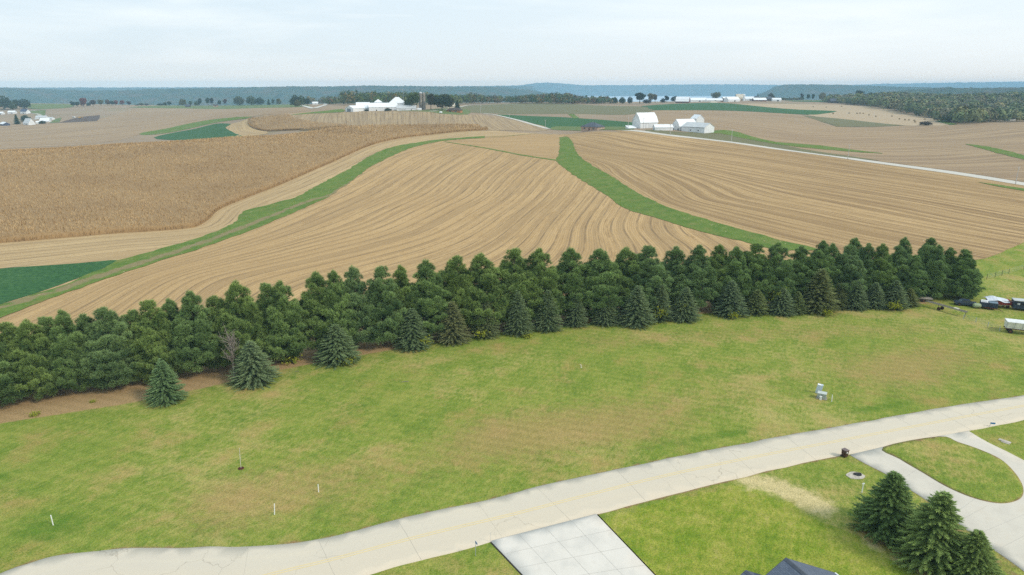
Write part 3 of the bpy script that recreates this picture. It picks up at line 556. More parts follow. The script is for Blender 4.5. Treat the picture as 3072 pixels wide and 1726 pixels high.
field('excavation', [(175,369),(215,358),(240,352),(300,346),(298,357),(290,364),(230,367)], SOIL, .25, 'dark stripped earth of a building site in the valley', n=1)
field('farmyard_grass', [(85,334),(137,331),(136,345),(120,350),(100,341)], FARGRASS, .25, 'green verge by the valley farm lane', n=1)
field('farmyard_grass', [(148,370),(165,358),(185,353),(182,360),(178,368)], FARGRASS, .25, 'green corner beside the dark building site', n=1)
strip('farm_lane', smooth_line(hit([(-40,332),(30,331.5),(70,332),(115,331),(140,330)]), 4), 5, .3, GRAVEL, label='gravel lane past the valley farm sheds', cat='lane', kind='structure')
strip('farm_lane', smooth_line(hit([(60,342),(90,341),(110,342),(120,347),(113,354),(104,360)]), 4), 6, .3, GRAVEL, label='gravel loop down to the long white shed', cat='lane', kind='structure')
strip('road', smooth_line(hit([(906,317),(925,322),(939,326),(958,321),(975,316),(996,309)]), 4), 7, .35, PALE, label='far pale road dipping through the left ridge', cat='road', kind='structure')
strip('road', smooth_line(hit([(1290,335),(1340,330),(1400,317.5),(1460,312),(1520,309.5)]), 4), 5, .3, GRAVEL, label='tan lane along the ridge by the woods', cat='lane', kind='structure')
strip('road', smooth_line(hit([(1448,341.5),(1470,343.5),(1500,348.5),(1550,360.5),(1600,375),(1645,387.5)]), 4), 6.2, .32, PALE, label='pale road curving down behind the crest to the brick house', cat='road', kind='structure')
strip('road', ROAD3, 9.2, .12, PALE, label='pale country road running past the white barns', cat='road', kind='structure')
strip('farm_lane', smooth_line(hit([(1820,390),(1845,389.5),(1885,391)]), 3), 4, .2, PALE, label='short pale lane from road to brick house', cat='lane', kind='structure')
strip('farm_lane', smooth_line(hit([(1790,315),(1850,314),(1900,312.5),(1960,310.5),(2030,306.5)]), 3), 5, .3, GRAVEL, label='pale lane to the ridge dairy farm', cat='lane', kind='structure')
field('alfalfa_field', [(1490,345),(1535,346),(1654,351),(1729,355),(1878,366),(1904,372),(1900,386),(1821,389),(1744,389),(1665,389),(1605,373),(1545,357)], ALFALFA, .18, 'dark green alfalfa behind the brick house')
field('farmyard_grass', [(1652,389),(1668,380),(1745,381),(1830,381),(1900,384),(1890,391),(1830,391),(1740,393),(1700,392)], FARGRASS, .26, 'light green yard round the brick house', n=2)
field('grass_waterway', [(1704,343),(1722,343),(1738,355),(1722,356)], WATERWAY, .25, 'short green gully running into the alfalfa', extra={'track': zero}, n=1)
field('alfalfa_field', [(1925,319),(2026,312),(2135,309),(2206,312.5),(2302,322.5),(2400,330),(2511,334),(2470,342),(2421,345),(2302,338),(2206,333),(2088,331),(1964,331),(1942,322)], ALFALFA, .25, 'long green alfalfa band below the ridge dairy farm', n=2)
row_p = lambda q: q[:, 1]+q[:, 0]*.3
field('pasture', [(1290,331),(1400,318),(1560,311),(1700,312),(1790,317),(1925,320),(1942,324),(1964,332),(1880,345),(1750,342),(1600,343),(1480,341),(1440,340)], STUB_O, .12, 'olive stubble on the middle hillside', row=row_p)
field('hay_field', [(2190,313),(2320,312),(2580,317),(2700,336),(2800,353),(2855,374),(2715,378),(2560,361),(2421,346),(2511,335),(2400,331),(2302,323)], STUB_H, .2, 'pale hay field with scattered round bales', row=row_p)
field('olive_field', [(2407,347),(2560,361),(2715,377),(2620,381),(2511,381),(2450,361)], STUB_O, .22, 'narrow olive wedge below the hay field', row=row_p, n=1)
field('alfalfa_field', [(2350,302),(2580,299),(2590,309),(2480,307),(2380,305)], ALFALFA, .3, 'far green field in front of the ridge houses', n=1)
row_rr = lambda q: seg_dist(q, smooth_line(hit([(1990,362),(2200,378),(2377,404),(2601,411),(2810,413),(2900,406),(3072,389)]), 4), True)
field('stubble_field', [(1905,374),(1960,333),(2090,332),(2206,334),(2302,339),(2410,348),(2450,361),(2511,381),(2715,379),(2860,372),(3072,362),(3250,352),(3250,574),(3072,547),(2780,503),(2541,470),(2302,438),(2220,424),(2156,392),(1990,385)], STUB_F, .08, 'broad brown harvested hillside beyond the country road', row=row_rr, cell=7)
field('farmyard_grass', [(1935,393),(1960,390),(2060,398),(2156,391),(2201,394),(2260,412),(2300,425),(2420,450),(2541,468),(2640,483),(2541,473),(2302,441),(2194,425.5),(2007,404)], STUB_O, .16, 'rough olive verge between white barns and road', row=row_p, n=2)
field('grass_waterway', [(2156,391),(2201,394),(2242,406),(2325,427),(2462,437),(2600,456),(2650,462),(2500,452),(2330,434),(2230,416),(2160,401),(2130,400)], WATERWAY, .24, 'green strip running from the white shed along the road', extra={'track': zero}, n=2, wob=1.2)
field('grass_waterway', [(2894,433),(2960,440),(3072,467),(3200,490),(3200,505),(3072,480),(2990,460),(2930,443)], WATERWAY, .24, 'green strip on the brown hillside', extra={'track': zero}, n=2, wob=1.2)
field('grass_waterway', [(2930,547),(3000,556),(3072,567),(3220,588),(3220,600),(3072,574),(3000,562)], WATERWAY, .2, 'dark verge below the country road', extra={'track': zero}, n=1)
field('grass_waterway', [(2805,364),(2830,361),(2872,374),(2850,376)], WATERWAY, .35, 'green nook at the foot of the wood', extra={'track': zero}, n=1)

# ---------- standing maize ----------
def maize(name, poly, label, dens, front, seed, far=800.0):
    rg = np.random.default_rng(seed); lo, hi = poly.min(0), poly.max(0); A = (hi-lo).prod()
    def wall(q): return seg_dist(q, np.r_[poly, poly[:1]])
    bed = drape(name, poly, 1.55, MAIZE, cell=6, extra={'tint': lambda q: np.full(len(q), .22)}, kind='stuff', label=label, cat='maize', skirt=1.6)
    n = int(A*dens); q = np.stack([rg.uniform(lo[0], hi[0], n), rg.uniform(lo[1], hi[1], n)], 1); q = q[inside(q, poly)]
    q = q[rg.random(len(q)) < np.clip((230/np.maximum(q[:, 1], 230))**1.25, .12, 1)]
    e = []                                                                                   # the standing edge is thick with stalks
    for a, b in zip(front[:-1], front[1:]):
        k = int(np.hypot(*(b-a))*5); t = rg.random(k)[:, None]; nn_ = np.array([-(b-a)[1], (b-a)[0]]); nn_ /= max(np.linalg.norm(nn_), 1e-6); e.append(a+(b-a)*t+nn_*rg.normal(0, .25, (k, 1)))
    ne = len(q); e = np.concatenate(e); q = np.r_[q, e]; z = height(q[:, 0], q[:, 1]); k = len(q)
    Vs, Fs, T = [], [], []; base = 0
    for leafn in range(2):
        a = rg.uniform(0, 2*math.pi, k); edgep = np.arange(k) >= ne
        zb = z+np.where(edgep, rg.uniform(0, 1.0, k), rg.uniform(1.1, 1.8, k)); L = rg.uniform(.6, 1.15, k)*np.maximum(1, q[:, 1]/420); w = rg.uniform(.07, .15, k)*np.maximum(1, q[:, 1]/300); ln = np.where(edgep, rg.uniform(0, .35, k), rg.uniform(.2, 1.0, k))
        p0 = np.c_[q+rg.normal(0, .2, (k, 2)), zb]; d = np.stack([np.cos(a)*ln, np.sin(a)*ln, np.ones(k)], 1); d /= np.linalg.norm(d, axis=1)[:, None]
        s = np.stack([-np.sin(a), np.cos(a), np.zeros(k)], 1)*w[:, None]/2; p1 = p0+d*L[:, None]
        Vs.append(np.stack([p0-s, p0+s, p1+s*.6, p1-s*.6], 1).reshape(-1, 3)); Fs.append(np.arange(4*k).reshape(-1, 4)+base); base += 4*k
        t = np.where(edgep, .72, 1.0)*np.clip(rg.normal(.56, .16, k)+.13*vnoise(q[:, 0]*.06, q[:, 1]*.06, seed), 0, 1); T.append(np.stack([t*.7, t*.7, t, t], 1).ravel())
    o = mobj('leaves', npmesh('leaves', np.concatenate(Vs), np.concatenate(Fs), {'tint': np.concatenate(T)}), MAIZE, bed); o['kind'] = 'stuff'
    return bed
far_edge = hit(P([(1227,325.5),(1190,324)]))
main_poly = np.r_[CE, far_edge, hit([(1440,381),(1300,379),(1150,381),(1040,385),(900,392)]), [(-165, 640), (-240, 560), (-330, 510), (-430, 480), (-520, 470), (-470, 330), (-330, 240), (-240, 205)]]
maize('maize_field', main_poly, 'large field of standing ripe maize left of the grass strip', 1.25, CE, 3)
knob_poly = np.r_[smooth_line(hit([(748,360),(746,372),(758,384),(795,394),(850,393),(930,389),(1045,383)]), 4), hit([(1040,378),(950,370),(880,358),(868,347),(830,350),(780,355)])]
maize('maize_field', knob_poly, 'small knob of standing maize on the hill before the white farm', .5, smooth_line(hit([(748,360),(746,372),(758,384),(795,394),(850,393),(930,389),(1045,383)]), 4), 5)
# ---------- trees ----------
def blades(cen, axis, n, length, width, spread, rg, tint, up=.25, face=1.0, along=1.0, rough=.75, lift=.8):
    """Needle or leaf blades fanned round an axis at each centre; blades lie so that their flat side looks out along the axis."""
    k = len(cen); c = np.repeat(cen, n, 0); ax = np.repeat(axis, n, 0); d = ax*along+rg.normal(0, spread, (k*n, 3)); d[:, 2] += up; d /= np.linalg.norm(d, axis=1)[:, None]
    nn = ax*face+np.array([0, 0, lift*face])+rg.normal(0, rough, (k*n, 3)); s = np.cross(d, nn); s /= np.linalg.norm(s, axis=1)[:, None]+1e-9; L = (length*rg.uniform(.7, 1.2, k*n))[:, None]; w = width*rg.uniform(.7, 1.3, k*n)[:, None]
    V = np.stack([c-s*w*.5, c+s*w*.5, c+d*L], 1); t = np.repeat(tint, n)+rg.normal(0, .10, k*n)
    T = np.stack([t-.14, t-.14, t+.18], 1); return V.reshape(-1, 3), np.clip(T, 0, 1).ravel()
def tri_obj(name, parts, mat, parent):
    V = np.concatenate([p[0] for p in parts]); T = np.concatenate([p[1] for p in parts]); return mobj(name, npmesh(name, V, np.arange(len(V)).reshape(-1, 3), {'tint': T}), mat, parent)
def pine(seed, H=14.0, RB=3.3, full=1.0):
    rg = np.random.default_rng(seed); root = thing('pine_tree', '', 'tree'); m = MB(); m.tube((0, 0, -.3), (0, 0, H*.55), .24, .14, 8); m.tube((0, 0, H*.55), (0, 0, H-.5), .14, .04, 6)
    cen, axs, tin = [], [], []; z = 1.0
    def plume(c0, size, o, bt, k):
        v = rg.normal(0, 1, (k, 3)); v[:, 2] = np.abs(v[:, 2])*1.0-.35; v /= np.linalg.norm(v, axis=1)[:, None]; lob = 1+.16*np.sin(v[:, 0]*7+c0[0]*9)*np.sin(v[:, 1]*7+c0[1]*9)
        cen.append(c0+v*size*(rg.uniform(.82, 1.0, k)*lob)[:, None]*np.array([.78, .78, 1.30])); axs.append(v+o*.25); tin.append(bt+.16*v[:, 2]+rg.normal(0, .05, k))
    while z < H-.9:                                                                             # whorls of upswept boughs ending in rounded plumes
        f = z/H; r = RB*min(1.0, ((1-f)*1.36)**.78)*(.90 if f < .12 else 1.0); nb = int(rg.integers(4, 6)) if f < .55 else (4 if f < .8 else 3); a0 = rg.uniform(0, 6.28)
        for b in range(nb):
            a = a0+b*6.283/nb+rg.normal(0, .25); rr = r*rg.uniform(.74, 1.14); rise = rr*rg.uniform(.25, .60); o = np.array([math.cos(a), math.sin(a), 0]); sd_ = np.array([-math.sin(a), math.cos(a), 0]); tip = o*rr+np.array([0, 0, z+rise]); m.tube((0, 0, z), tuple(tip*np.array([.8, .8, 1])-np.array([0, 0, .2])), .05, .015, 4); bt = rg.normal(.50, .15)
            spots = [(1.04, 0.0, .9), (.90, -.30, .8), (.90, .30, .8), (.72, -.16, .8), (.72, .16, .8), (.52, -.30, .75), (.52, .30, .75)] if rr > 1.5 else [(1.0, 0.0, .95), (.55, .3, .8)]
            for s, q, g in spots:
                size = rg.uniform(.42, .62)*g*(.85 if rr < 1.5 else 1.0); plume(o*rr*s*.93+sd_*rr*q*rg.uniform(.7, 1.2)+np.array([0, 0, z+rise*s**1.7+rg.normal(0, .26)]), size, o, bt+rg.normal(0, .06), int(95*size*size/.25*full))
        z += rg.uniform(.84, 1.12)*(1.08-.35*f)
    plume(np.array([0, 0, H-.35]), .34, np.array([0, 0, 1.0]), .55, 60); plume(np.array([.15, .1, H-.95]), .46, np.array([0, 0, 1.0]), .5, 130); plume(np.array([-.3, -.2, H-1.4]), .52, np.array([0, 0, .5]), .5, 130)
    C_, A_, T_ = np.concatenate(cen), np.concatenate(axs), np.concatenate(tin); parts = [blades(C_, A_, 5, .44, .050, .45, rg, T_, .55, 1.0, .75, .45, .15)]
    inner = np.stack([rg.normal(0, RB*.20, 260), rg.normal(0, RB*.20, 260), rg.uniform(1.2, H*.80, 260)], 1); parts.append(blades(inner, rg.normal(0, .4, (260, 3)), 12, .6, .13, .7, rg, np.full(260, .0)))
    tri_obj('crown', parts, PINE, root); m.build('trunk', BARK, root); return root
def spruce(seed, H=8.6, RB=3.4, needles=None, dens=1.0, droop=.22, tw0=1.0, reps=3):
    rg = np.random.default_rng(seed); root = thing('spruce_tree', '', 'tree'); m = MB(); m.tube((0, 0, -.3), (0, 0, H-.15), .16, .02, 7); cen, d, t, wd = [], [], [], []
    z = .25
    while z < H-.12:
        f = z/H; r = (RB*(1-f)**.80*rg.uniform(.90, 1.06)+.08)*(.90+.1*min(1, f/.10)); nb = int((6+12*(1-f))*dens); a0 = rg.uniform(0, 6.28)
        for b in range(nb):
            a = a0+6.283*b/nb+rg.normal(0, .16); rr = r*rg.uniform(.78, 1.06); zj = rg.normal(0, .11); ca, sa = math.cos(a), math.sin(a); bt = rg.normal(.42, .14); ns = max(3, int(rr*4.0/tw0))
            for i in range(ns):
                s = (i+1)/ns; zz = z+zj-droop*rr*s+droop*.9*rr*max(0, s-.55)**1.3; p = (ca*rr*s, sa*rr*s, zz); tw = (.62*(1.15-s)+.16)*tw0
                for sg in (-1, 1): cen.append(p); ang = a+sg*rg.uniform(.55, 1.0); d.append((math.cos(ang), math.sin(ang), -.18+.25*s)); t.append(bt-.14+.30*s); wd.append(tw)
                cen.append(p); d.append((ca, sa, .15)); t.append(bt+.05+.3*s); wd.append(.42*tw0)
        z += .23*(1.15-.35*f)
    cen, d, t, wd = np.array(cen), np.array(d), np.array(t), np.array(wd); parts = []
    for k in range(reps):
        dd = d+rg.normal(0, .20, d.shape); dd /= np.linalg.norm(dd, axis=1)[:, None]; s = np.cross(dd, np.array([0, 0, 1.0])+rg.normal(0, .45, d.shape)); s /= np.linalg.norm(s, axis=1)[:, None]
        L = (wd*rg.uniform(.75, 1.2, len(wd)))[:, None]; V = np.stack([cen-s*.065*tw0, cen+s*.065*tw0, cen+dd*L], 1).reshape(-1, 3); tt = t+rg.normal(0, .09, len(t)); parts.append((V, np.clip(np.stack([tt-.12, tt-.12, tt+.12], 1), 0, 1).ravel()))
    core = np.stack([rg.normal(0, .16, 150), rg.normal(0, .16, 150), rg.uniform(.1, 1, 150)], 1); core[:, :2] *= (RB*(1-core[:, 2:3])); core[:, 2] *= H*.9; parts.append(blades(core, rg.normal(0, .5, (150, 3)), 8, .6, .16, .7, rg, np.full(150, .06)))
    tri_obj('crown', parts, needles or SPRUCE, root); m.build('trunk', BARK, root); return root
def broadleaf(seed, H=10.0, RX=4.0, name='leafy_tree', n=900, base=.22, lobes=9, leafs=.62):
    """Round-headed tree of unit proportions: trunk with limbs, crown of many leaf clumps."""
    rg = np.random.default_rng(seed); root = thing(name, '', 'tree'); m = MB(); m.tube((0, 0, -.4), (0, 0, H*.42), H*.03, H*.02, 7); L = []
    for b in range(lobes):
        a = 2.4*b+rg.normal(0, .3); rr = RX*rg.uniform(.25, .62); zz = H*(base+.26+.40*rg.random()); L.append((math.cos(a)*rr, math.sin(a)*rr, zz, RX*rg.uniform(.40, .60))); m.tube((0, 0, H*.38), (math.cos(a)*rr*.8, math.sin(a)*rr*.8, zz-.3), H*.013, H*.005, 5)
    L.append((0, 0, H*.80, RX*.5)); L.append((0, 0, H*.52, RX*.72)); cen, axs, t = [], [], []
    for (x, y, zc, r) in L:
        k = int(n*r*r/sum(q[3]**2 for q in L)); v = rg.normal(0, 1, (k, 3)); v /= np.linalg.norm(v, axis=1)[:, None]; q = np.array([x, y, zc])+v*(r*rg.uniform(.72, 1.08, k))[:, None]*np.array([1, 1, .9]); cen.append(q); axs.append(v*.8); t.append(np.full(k, rg.uniform(.42, .68)))
    cen = np.concatenate(cen); ok_ = cen[:, 2] > H*base; cen = cen[ok_]; ax = np.concatenate(axs)[ok_]; t = np.concatenate(t)[ok_]
    tri_obj('crown', [blades(cen, ax, 4, leafs*1.25, leafs, .8, rg, t, .1)], FOLIAGE, root); m.build('trunk', BARK, root); return root
def bush_tree(seed, H, RX): return broadleaf(seed, H, RX, base=.02)

ORD = 'first second third fourth fifth sixth seventh eighth ninth tenth eleventh twelfth thirteenth fourteenth fifteenth sixteenth seventeenth eighteenth nineteenth twentieth'.split()
TENS = {2: 'twenty', 3: 'thirty', 4: 'forty', 5: 'fifty'}
def ordinal(i):
    if i <= 20: return ORD[i-1]
    return ('thirtieth' if i == 30 else 'fortieth' if i == 40 else TENS[i//10]+'-'+ORD[i % 10-1])
def tint_of(o, c):
    for ch in o.children:
        if ch.name.startswith('crown'): ch.color = (*c, 1)
def place(proto, used, loc, sx, sz, yaw, label, group, colour=(1, 1, 1)):
    o = copy_tree(proto) if used else proto
    o.location = loc; o.scale = (sx, sx, sz); o.rotation_euler = (0, 0, yaw); o['label'] = label
    if group: o['group'] = group
    tint_of(o, colour); return o
# spruces of the front row
sprotos = [spruce(11, 8.6, 3.4, None, 1.15, .02, .62, 4), spruce(12, 8.6, 3.6, None, 1.05, .10, .66, 4), spruce(13, 8.6, 3.2, None, 1.2, -.08, .60, 4)]; sused = [False]*3
def ground_at(px, py): return hit([(px*K, py*K)])[0]
def top_z(nx, ny, Y): return zat(nx, ny, Y)[0]
stints = {0: (.92, 1.06, .92), 4: (1.15, .93, .85), 5: (1.05, .95, .9), 3: (.95, .98, .95), 2: (.95, .98, .92), 13: (.92, .95, 1.02), 17: (1.08, .93, .75), 14: (1.05, .98, .75), 16: (1.05, 1.0, .75), 18: (1.05, .95, .8), 22: (1.12, .98, .75)}
snames = {0: 'neat blue-green conical spruce standing alone in front of the windbreak', 1: 'wide shaggy spruce beside the dead bare branches', 2: 'broad spruce with yellow vine at its foot, standing before the tall pines', 3: 'brown-topped spruce at the start of the dense spruce run', 4: 'rusty brown-topped spruce touching its brown-topped neighbour', 5: 'spruce half covered in yellow-green vine', 13: 'dark bluish spruce with wide skirts beside the dark gap in the row', 17: 'tallest brownish spruce, standing out of the front row', 22: 'last small brownish spruce beside the parked machinery'}
SPOS = []
for i, (px, by, ty, hw) in enumerate(SPR):
    X, Y = ground_at(px, by-10); z = top_z(px*K, ty*K, Y); t_ = math.hypot(X, Y, 46); rad = hw*K*t_/F*1.06; j = i % 3; SPOS.append((X, Y))
    lab = snames.get(i) or ('slim ' if hw < 36 else 'bushy ')+f'dark spruce, {ordinal(i+1)} from the left end of the front spruce row'
    H_ = sprotos[j].get('H', (8.6, 8.6, 8.6)[j]); RB_ = (3.4, 3.6, 3.2)[j]
    place(sprotos[j], sused[j], (X, Y, 0), rad/RB_, z/8.6, rng.uniform(0, 6.28), lab, 'spruces in the front row of the windbreak', stints.get(i, (1, 1, 1))); sused[j] = True
# tall pines
PT = [(-62,985),(16,971),(78,963),(135,955),(182,934),(248,944),(311,926),(392,934),(443,905),(505,900),(567,876),(644,891),(707,847),(796,854),(839,847),(947,818),(1000,815),(1055,803),(1141,803),(1200,800),(1277,782),(1366,772),(1443,764),(1544,750),(1618,749),(1711,746),(1801,750),(1880,745),(1948,741),(2029,743),(2099,737),(2161,737),(2211,743),(2270,733),(2336,731),(2406,739),(2460,754),(2499,733),(2549,739),(2607,733),(2650,733),(2701,741),(2745,768),(2784,739),(2818,737),(2853,744),(2899,751)]
pprotos = [pine(21), pine(22, RB=3.5), pine(23, RB=3.1), pine(24, RB=3.3), pine(25, RB=3.6)]; pused = [False]*5
def pine_y(X): return np.interp(X, PINE_LINE[:, 0], PINE_LINE[:, 1])
for i, (nx, ny) in enumerate(PT):
    Y = 120.0
    for _ in range(8): X = zat(nx, ny, Y)[1]; Y = float(pine_y(X))
    Y += (0.9 if i % 2 else -.5); z, X = zat(nx, ny, Y); j = (i*3) % 5; sp = .5*(abs(PT[min(i+1, len(PT)-1)][0]-PT[max(i-1, 0)][0]))/ (1 if 0 < i < len(PT)-1 else .5)
    w = np.clip(sp/F*math.hypot(X, Y, 40)*.78, 2.9, 4.4)*(1.08 if i < 12 else 1.0)
    warm = vnoise(np.array([i*.9]), np.array([4.2]), 8)[0]; col = (1.0+.14*max(warm, 0), 1.0+.04*warm, 1.0-.15*max(warm, 0)+.25*max(-warm, 0)); hue = 'yellow-tinged' if warm > .25 else 'blue-green' if warm < -.3 else 'dark green'
    place(pprotos[j], pused[j], (X, Y, 0), w/3.3*1.15, z/14.0, rng.uniform(0, 6.28), f'tall {hue} pine, {ordinal(i+1)} from the left end of the windbreak', 'tall pines of the windbreak', col); pused[j] = True
for i, (X, Y, h) in enumerate([(70, 150, 12.6), (78, 151.5, 12.8), (90, 153, 12.6), (97, 154.5, 12.2), (101, 147, 9.5)]):
    place(pprotos[i], True, (X, Y, 0), 1.05, h/14, i*1.3, f'pine in the thick cluster above the parked machinery, {ordinal(i+1)} along its back', 'pines at the machinery end of the windbreak', (1, 1, 1))
# three conifers beside the curved drive
fp = spruce(31, 7.0, 3.0, YEWLEAF, 1.5, -.12, .62, 4)
for k, (bx, by, tx, ty, hw, lab, colr) in enumerate([(2655, 1600, 2664, 1414, 92, 'darkest and tallest-tipped of the three fir trees beside the curved driveway', (.75, .82, .72)), (2790, 1690, 2808, 1474, 100, 'lighter green fir in the middle of the three beside the curved driveway', (1.1, 1.08, .9)), (2905, 1745, 2926, 1592, 76, 'smallest fir by the curved driveway, cut by the bottom of the view', (1.0, .98, .78))]):
    X, Y = hit([(bx, by)])[0]; z = top_z(tx, ty, Y); rad = hw*math.hypot(X, Y, 44)/F
    place(fp, k > 0, (X, Y, 0), rad/3.0, z/7.0, k*2.1, lab, 'firs beside the curved driveway', colr)
# dead tree among the pines
def dead_tree(X, Y):
    root = thing('dead_tree', 'bare grey dead tree caught between the tall pines', 'tree', (X, Y, 0)); m = MB(); m.tube((0, 0, 0), (0, 0, 7.4), .18, .08, 6); m.build('trunk', DEADWOOD, root); rg = np.random.default_rng(4); b = MB()
    for k in range(34):
        a = rg.uniform(0, 6.28); z = rg.uniform(3.2, 7.2); L = rg.uniform(1.2, 3.4); e = np.array([math.cos(a)*L*.55, math.sin(a)*L*.55, z+L*rg.uniform(.2, .9)]); b.tube((0, 0, z), tuple(e), .075, .025, 4)
        for q in range(3): s = rg.uniform(.4, .9); p = np.array([0, 0, z])*(1-s)+e*s; b.tube(tuple(p), tuple(p+rg.normal(0, .5, 3)+[0, 0, .35]), .04, .015, 3)
    b.build('branches', DEADWOOD, root)
X, Y = ground_at(575, 975); dead_tree(X+.3, Y+2.0)
# young vines and shrubs against the row
VINE = leaf('vine_leaves', (.12, .18, .02), (.46, .46, .05)); vprot = None
def shrub(seed):
    rg = np.random.default_rng(seed); root = thing('shrub', '', 'shrub'); cen = rg.normal(0, .42, (120, 3)); cen[:, 2] = np.abs(cen[:, 2])*1.2+.1; tri_obj('leaves', [blades(cen, cen*.6, 5, .22, .16, .8, rg, rg.uniform(.2, .9, 120))], VINE, root); m = MB()
    for k in range(5): m.tube((0, 0, -.1), tuple(rg.normal(0, .3, 2))+(.8,), .02, .01, 4)
    m.build('stem', BARK, root); return root
vprot = shrub(5); VS = [(738, 900, 1.5, 'yellow leafy shrub glowing under the pines between two spruces', 0), (505, 1035, 1.0, '', 0), (108, 1032, .6, 'low yellow-green shrub at the pine trunks above the bare brown strip', 0), (250, 1000, .4, 'tiny yellow shrub at the edge of the pine litter', 0), (880, 905, 1.3, 'yellow-green shrub at the foot of the broad spruce', 0), (1066, 858, 1.3, 'olive vine on the skirt of the brown-topped spruce', 1), (1238, 805, 1.9, 'bright yellow vine climbing the half-covered spruce', 2.6), (1213, 838, 1.2, 'lime vine low on the half-covered spruce', .8), (1325, 842, .9, 'small yellow shrub between two dark spruces', 0), (1655, 792, 1.5, 'olive vine beside a slim spruce', 1.2), (1712, 780, 1.5, 'yellow vine on the spruce next to the dark gap', 2.0), (1838, 792, 1.0, 'yellow shrub at the foot of the bluish wide-skirted spruce', .5), (1945, 755, 1.8, 'yellow vine draped over a spruce behind the machinery side', 2.5), (2070, 785, 1.0, 'yellow-green shrub under the tallest brownish spruce', .5), (2238, 770, 1.2, 'yellow vine between the last dark spruces', .8)]
first = True
for (px, py, s, lab, zz) in VS:
    if not lab: continue
    X, Y = ground_at(px, py+ (zz*9)); place(vprot, not first, (X, Y-1.7, zz), s*1.25*(.8 if zz > 1 else 1), s*(1.3 if zz > 1 else .9), px*.7, lab, 'vines and shrubs along the windbreak'); first = False
for (nx, ny, zz, s, lab) in [(2590, 1545, 1.6, .75, 'thin yellow-green shoot in the dark fir by the drive'), (2704, 1622, .5, .8, 'yellow-green clump between the two larger firs')]:
    X, Y = hit([(nx, ny)])[0]; place(vprot, True, (X, Y-.3, zz*.4), s*.6, s*1.9, 1.0, lab, 'vines and shrubs along the windbreak')

# ---------- distant broadleaf and other trees ----------
bprot = {'r': broadleaf(41), 'w': broadleaf(42, 10, 4.6, lobes=12), 't': broadleaf(43, 10, 2.6, lobes=7), 'b': broadleaf(44, 10, 5.6, base=.03, lobes=11), 'f': None}
cprot = spruce(45, 10, 2.8, YEWLEAF, .8); bused = {k: False for k in bprot}; cused = [False]
def far_tree(kind, nx, base, top, w, lab, colour, group, Y=None):
    """Tree with its foot at picture height `base`, crown top at `top`, crown `w` picture pixels wide."""
    if Y is None: X, Y = hit([(nx, base)])[0]
    else: X = zat(nx, base, Y)[1]
    g = float(height(X, Y)); zt = top_z(nx, top, Y); h = max(zt-g, 2.0); rad = w/2*Y/F
    if kind == 'c': o = place(cprot, cused[0], (X, Y, g), rad/2.8, h/10, nx, lab, group, colour); o.name = 'conifer_tree'; cused[0] = True; return o
    pr = bprot[kind]; o = place(pr, bused[kind], (X, Y, g), rad/{'r': 4.0, 'w': 4.6, 't': 2.6, 'b': 5.6}[kind], h/10, nx*.37, lab, group, colour); bused[kind] = True; return o
GRN, OLV, RED, ORG, TANT, DGR = (.13, .185, .065), (.22, .22, .085), (.32, .085, .06), (.46, .17, .06), (.34, .29, .13), (.075, .125, .06)
gl = 'trees around the valley farmstead'
for a in [('b', 14, 329, 290, 52, 'big dark tree at the left edge above the valley farm', DGR), ('r', 50, 326, 300, 16, 'small round tree between the two big dark trees of the valley farm', DGR), ('b', 75, 327, 299, 38, 'big round dark tree behind the blue-roofed house', DGR), ('b', 40, 330, 308, 26, 'bushy tree at the foot of the big left-edge tree', GRN), ('c', 52, 373, 343, 20, 'ragged dark conifer beside the grey-roofed valley house', (.6, .7, .7)), ('b', 79, 366, 347, 28, 'dark round tree leaning over the grey-roofed valley house', DGR), ('b', 128, 372, 363, 20, 'low dark bush before the white valley shed', DGR)]: far_tree(*a, gl)
gr_ = 'autumn trees along the left ridge'
for a in [('t', 220, 322, 305, 14, 'dark cone-shaped tree starting the red ridge row', DGR), ('r', 233, 321, 306, 14, 'dark rounded tree, second along the red ridge row', DGR), ('r', 252, 321, 295, 19, 'tallest dark red tree of the ridge row', RED), ('r', 249, 321, 309, 11, 'small bright orange-red tree before the tallest red one', ORG), ('b', 266, 319, 309, 12, 'low dark bush next to the tallest red tree', DGR), ('r', 281, 319, 301, 17, 'tree half red half green in the ridge row', (.13, .07, .04)), ('r', 303, 318, 300, 16, 'olive tree between red trees on the ridge', OLV), ('r', 324, 318, 300, 13, 'orange-brown tree in the ridge row', (.2, .11, .05)), ('t', 338, 318, 303, 12, 'dark green tree beside the second deep red tree', DGR), ('r', 348, 317, 302, 13, 'second deep red tree of the ridge row', RED), ('r', 368, 317, 302, 13, 'deep red tree standing apart on the ridge', RED), ('t', 388, 317, 305, 12, 'last brown-red tree of the ridge row', (.13, .06, .045)), ('b', 411, 317, 313, 12, 'lowest green bush after the red row', GRN), ('b', 425, 317, 309, 15, 'tan-green bush after the red row', OLV), ('b', 440, 317, 311, 13, 'brownish bush after the red row', (.12, .08, .05)), ('b', 480, 317, 311, 18, 'lone low bush on the ridge gap', DGR)]: far_tree(*a, gr_)
g2 = 'mixed trees along the middle-left ridge'
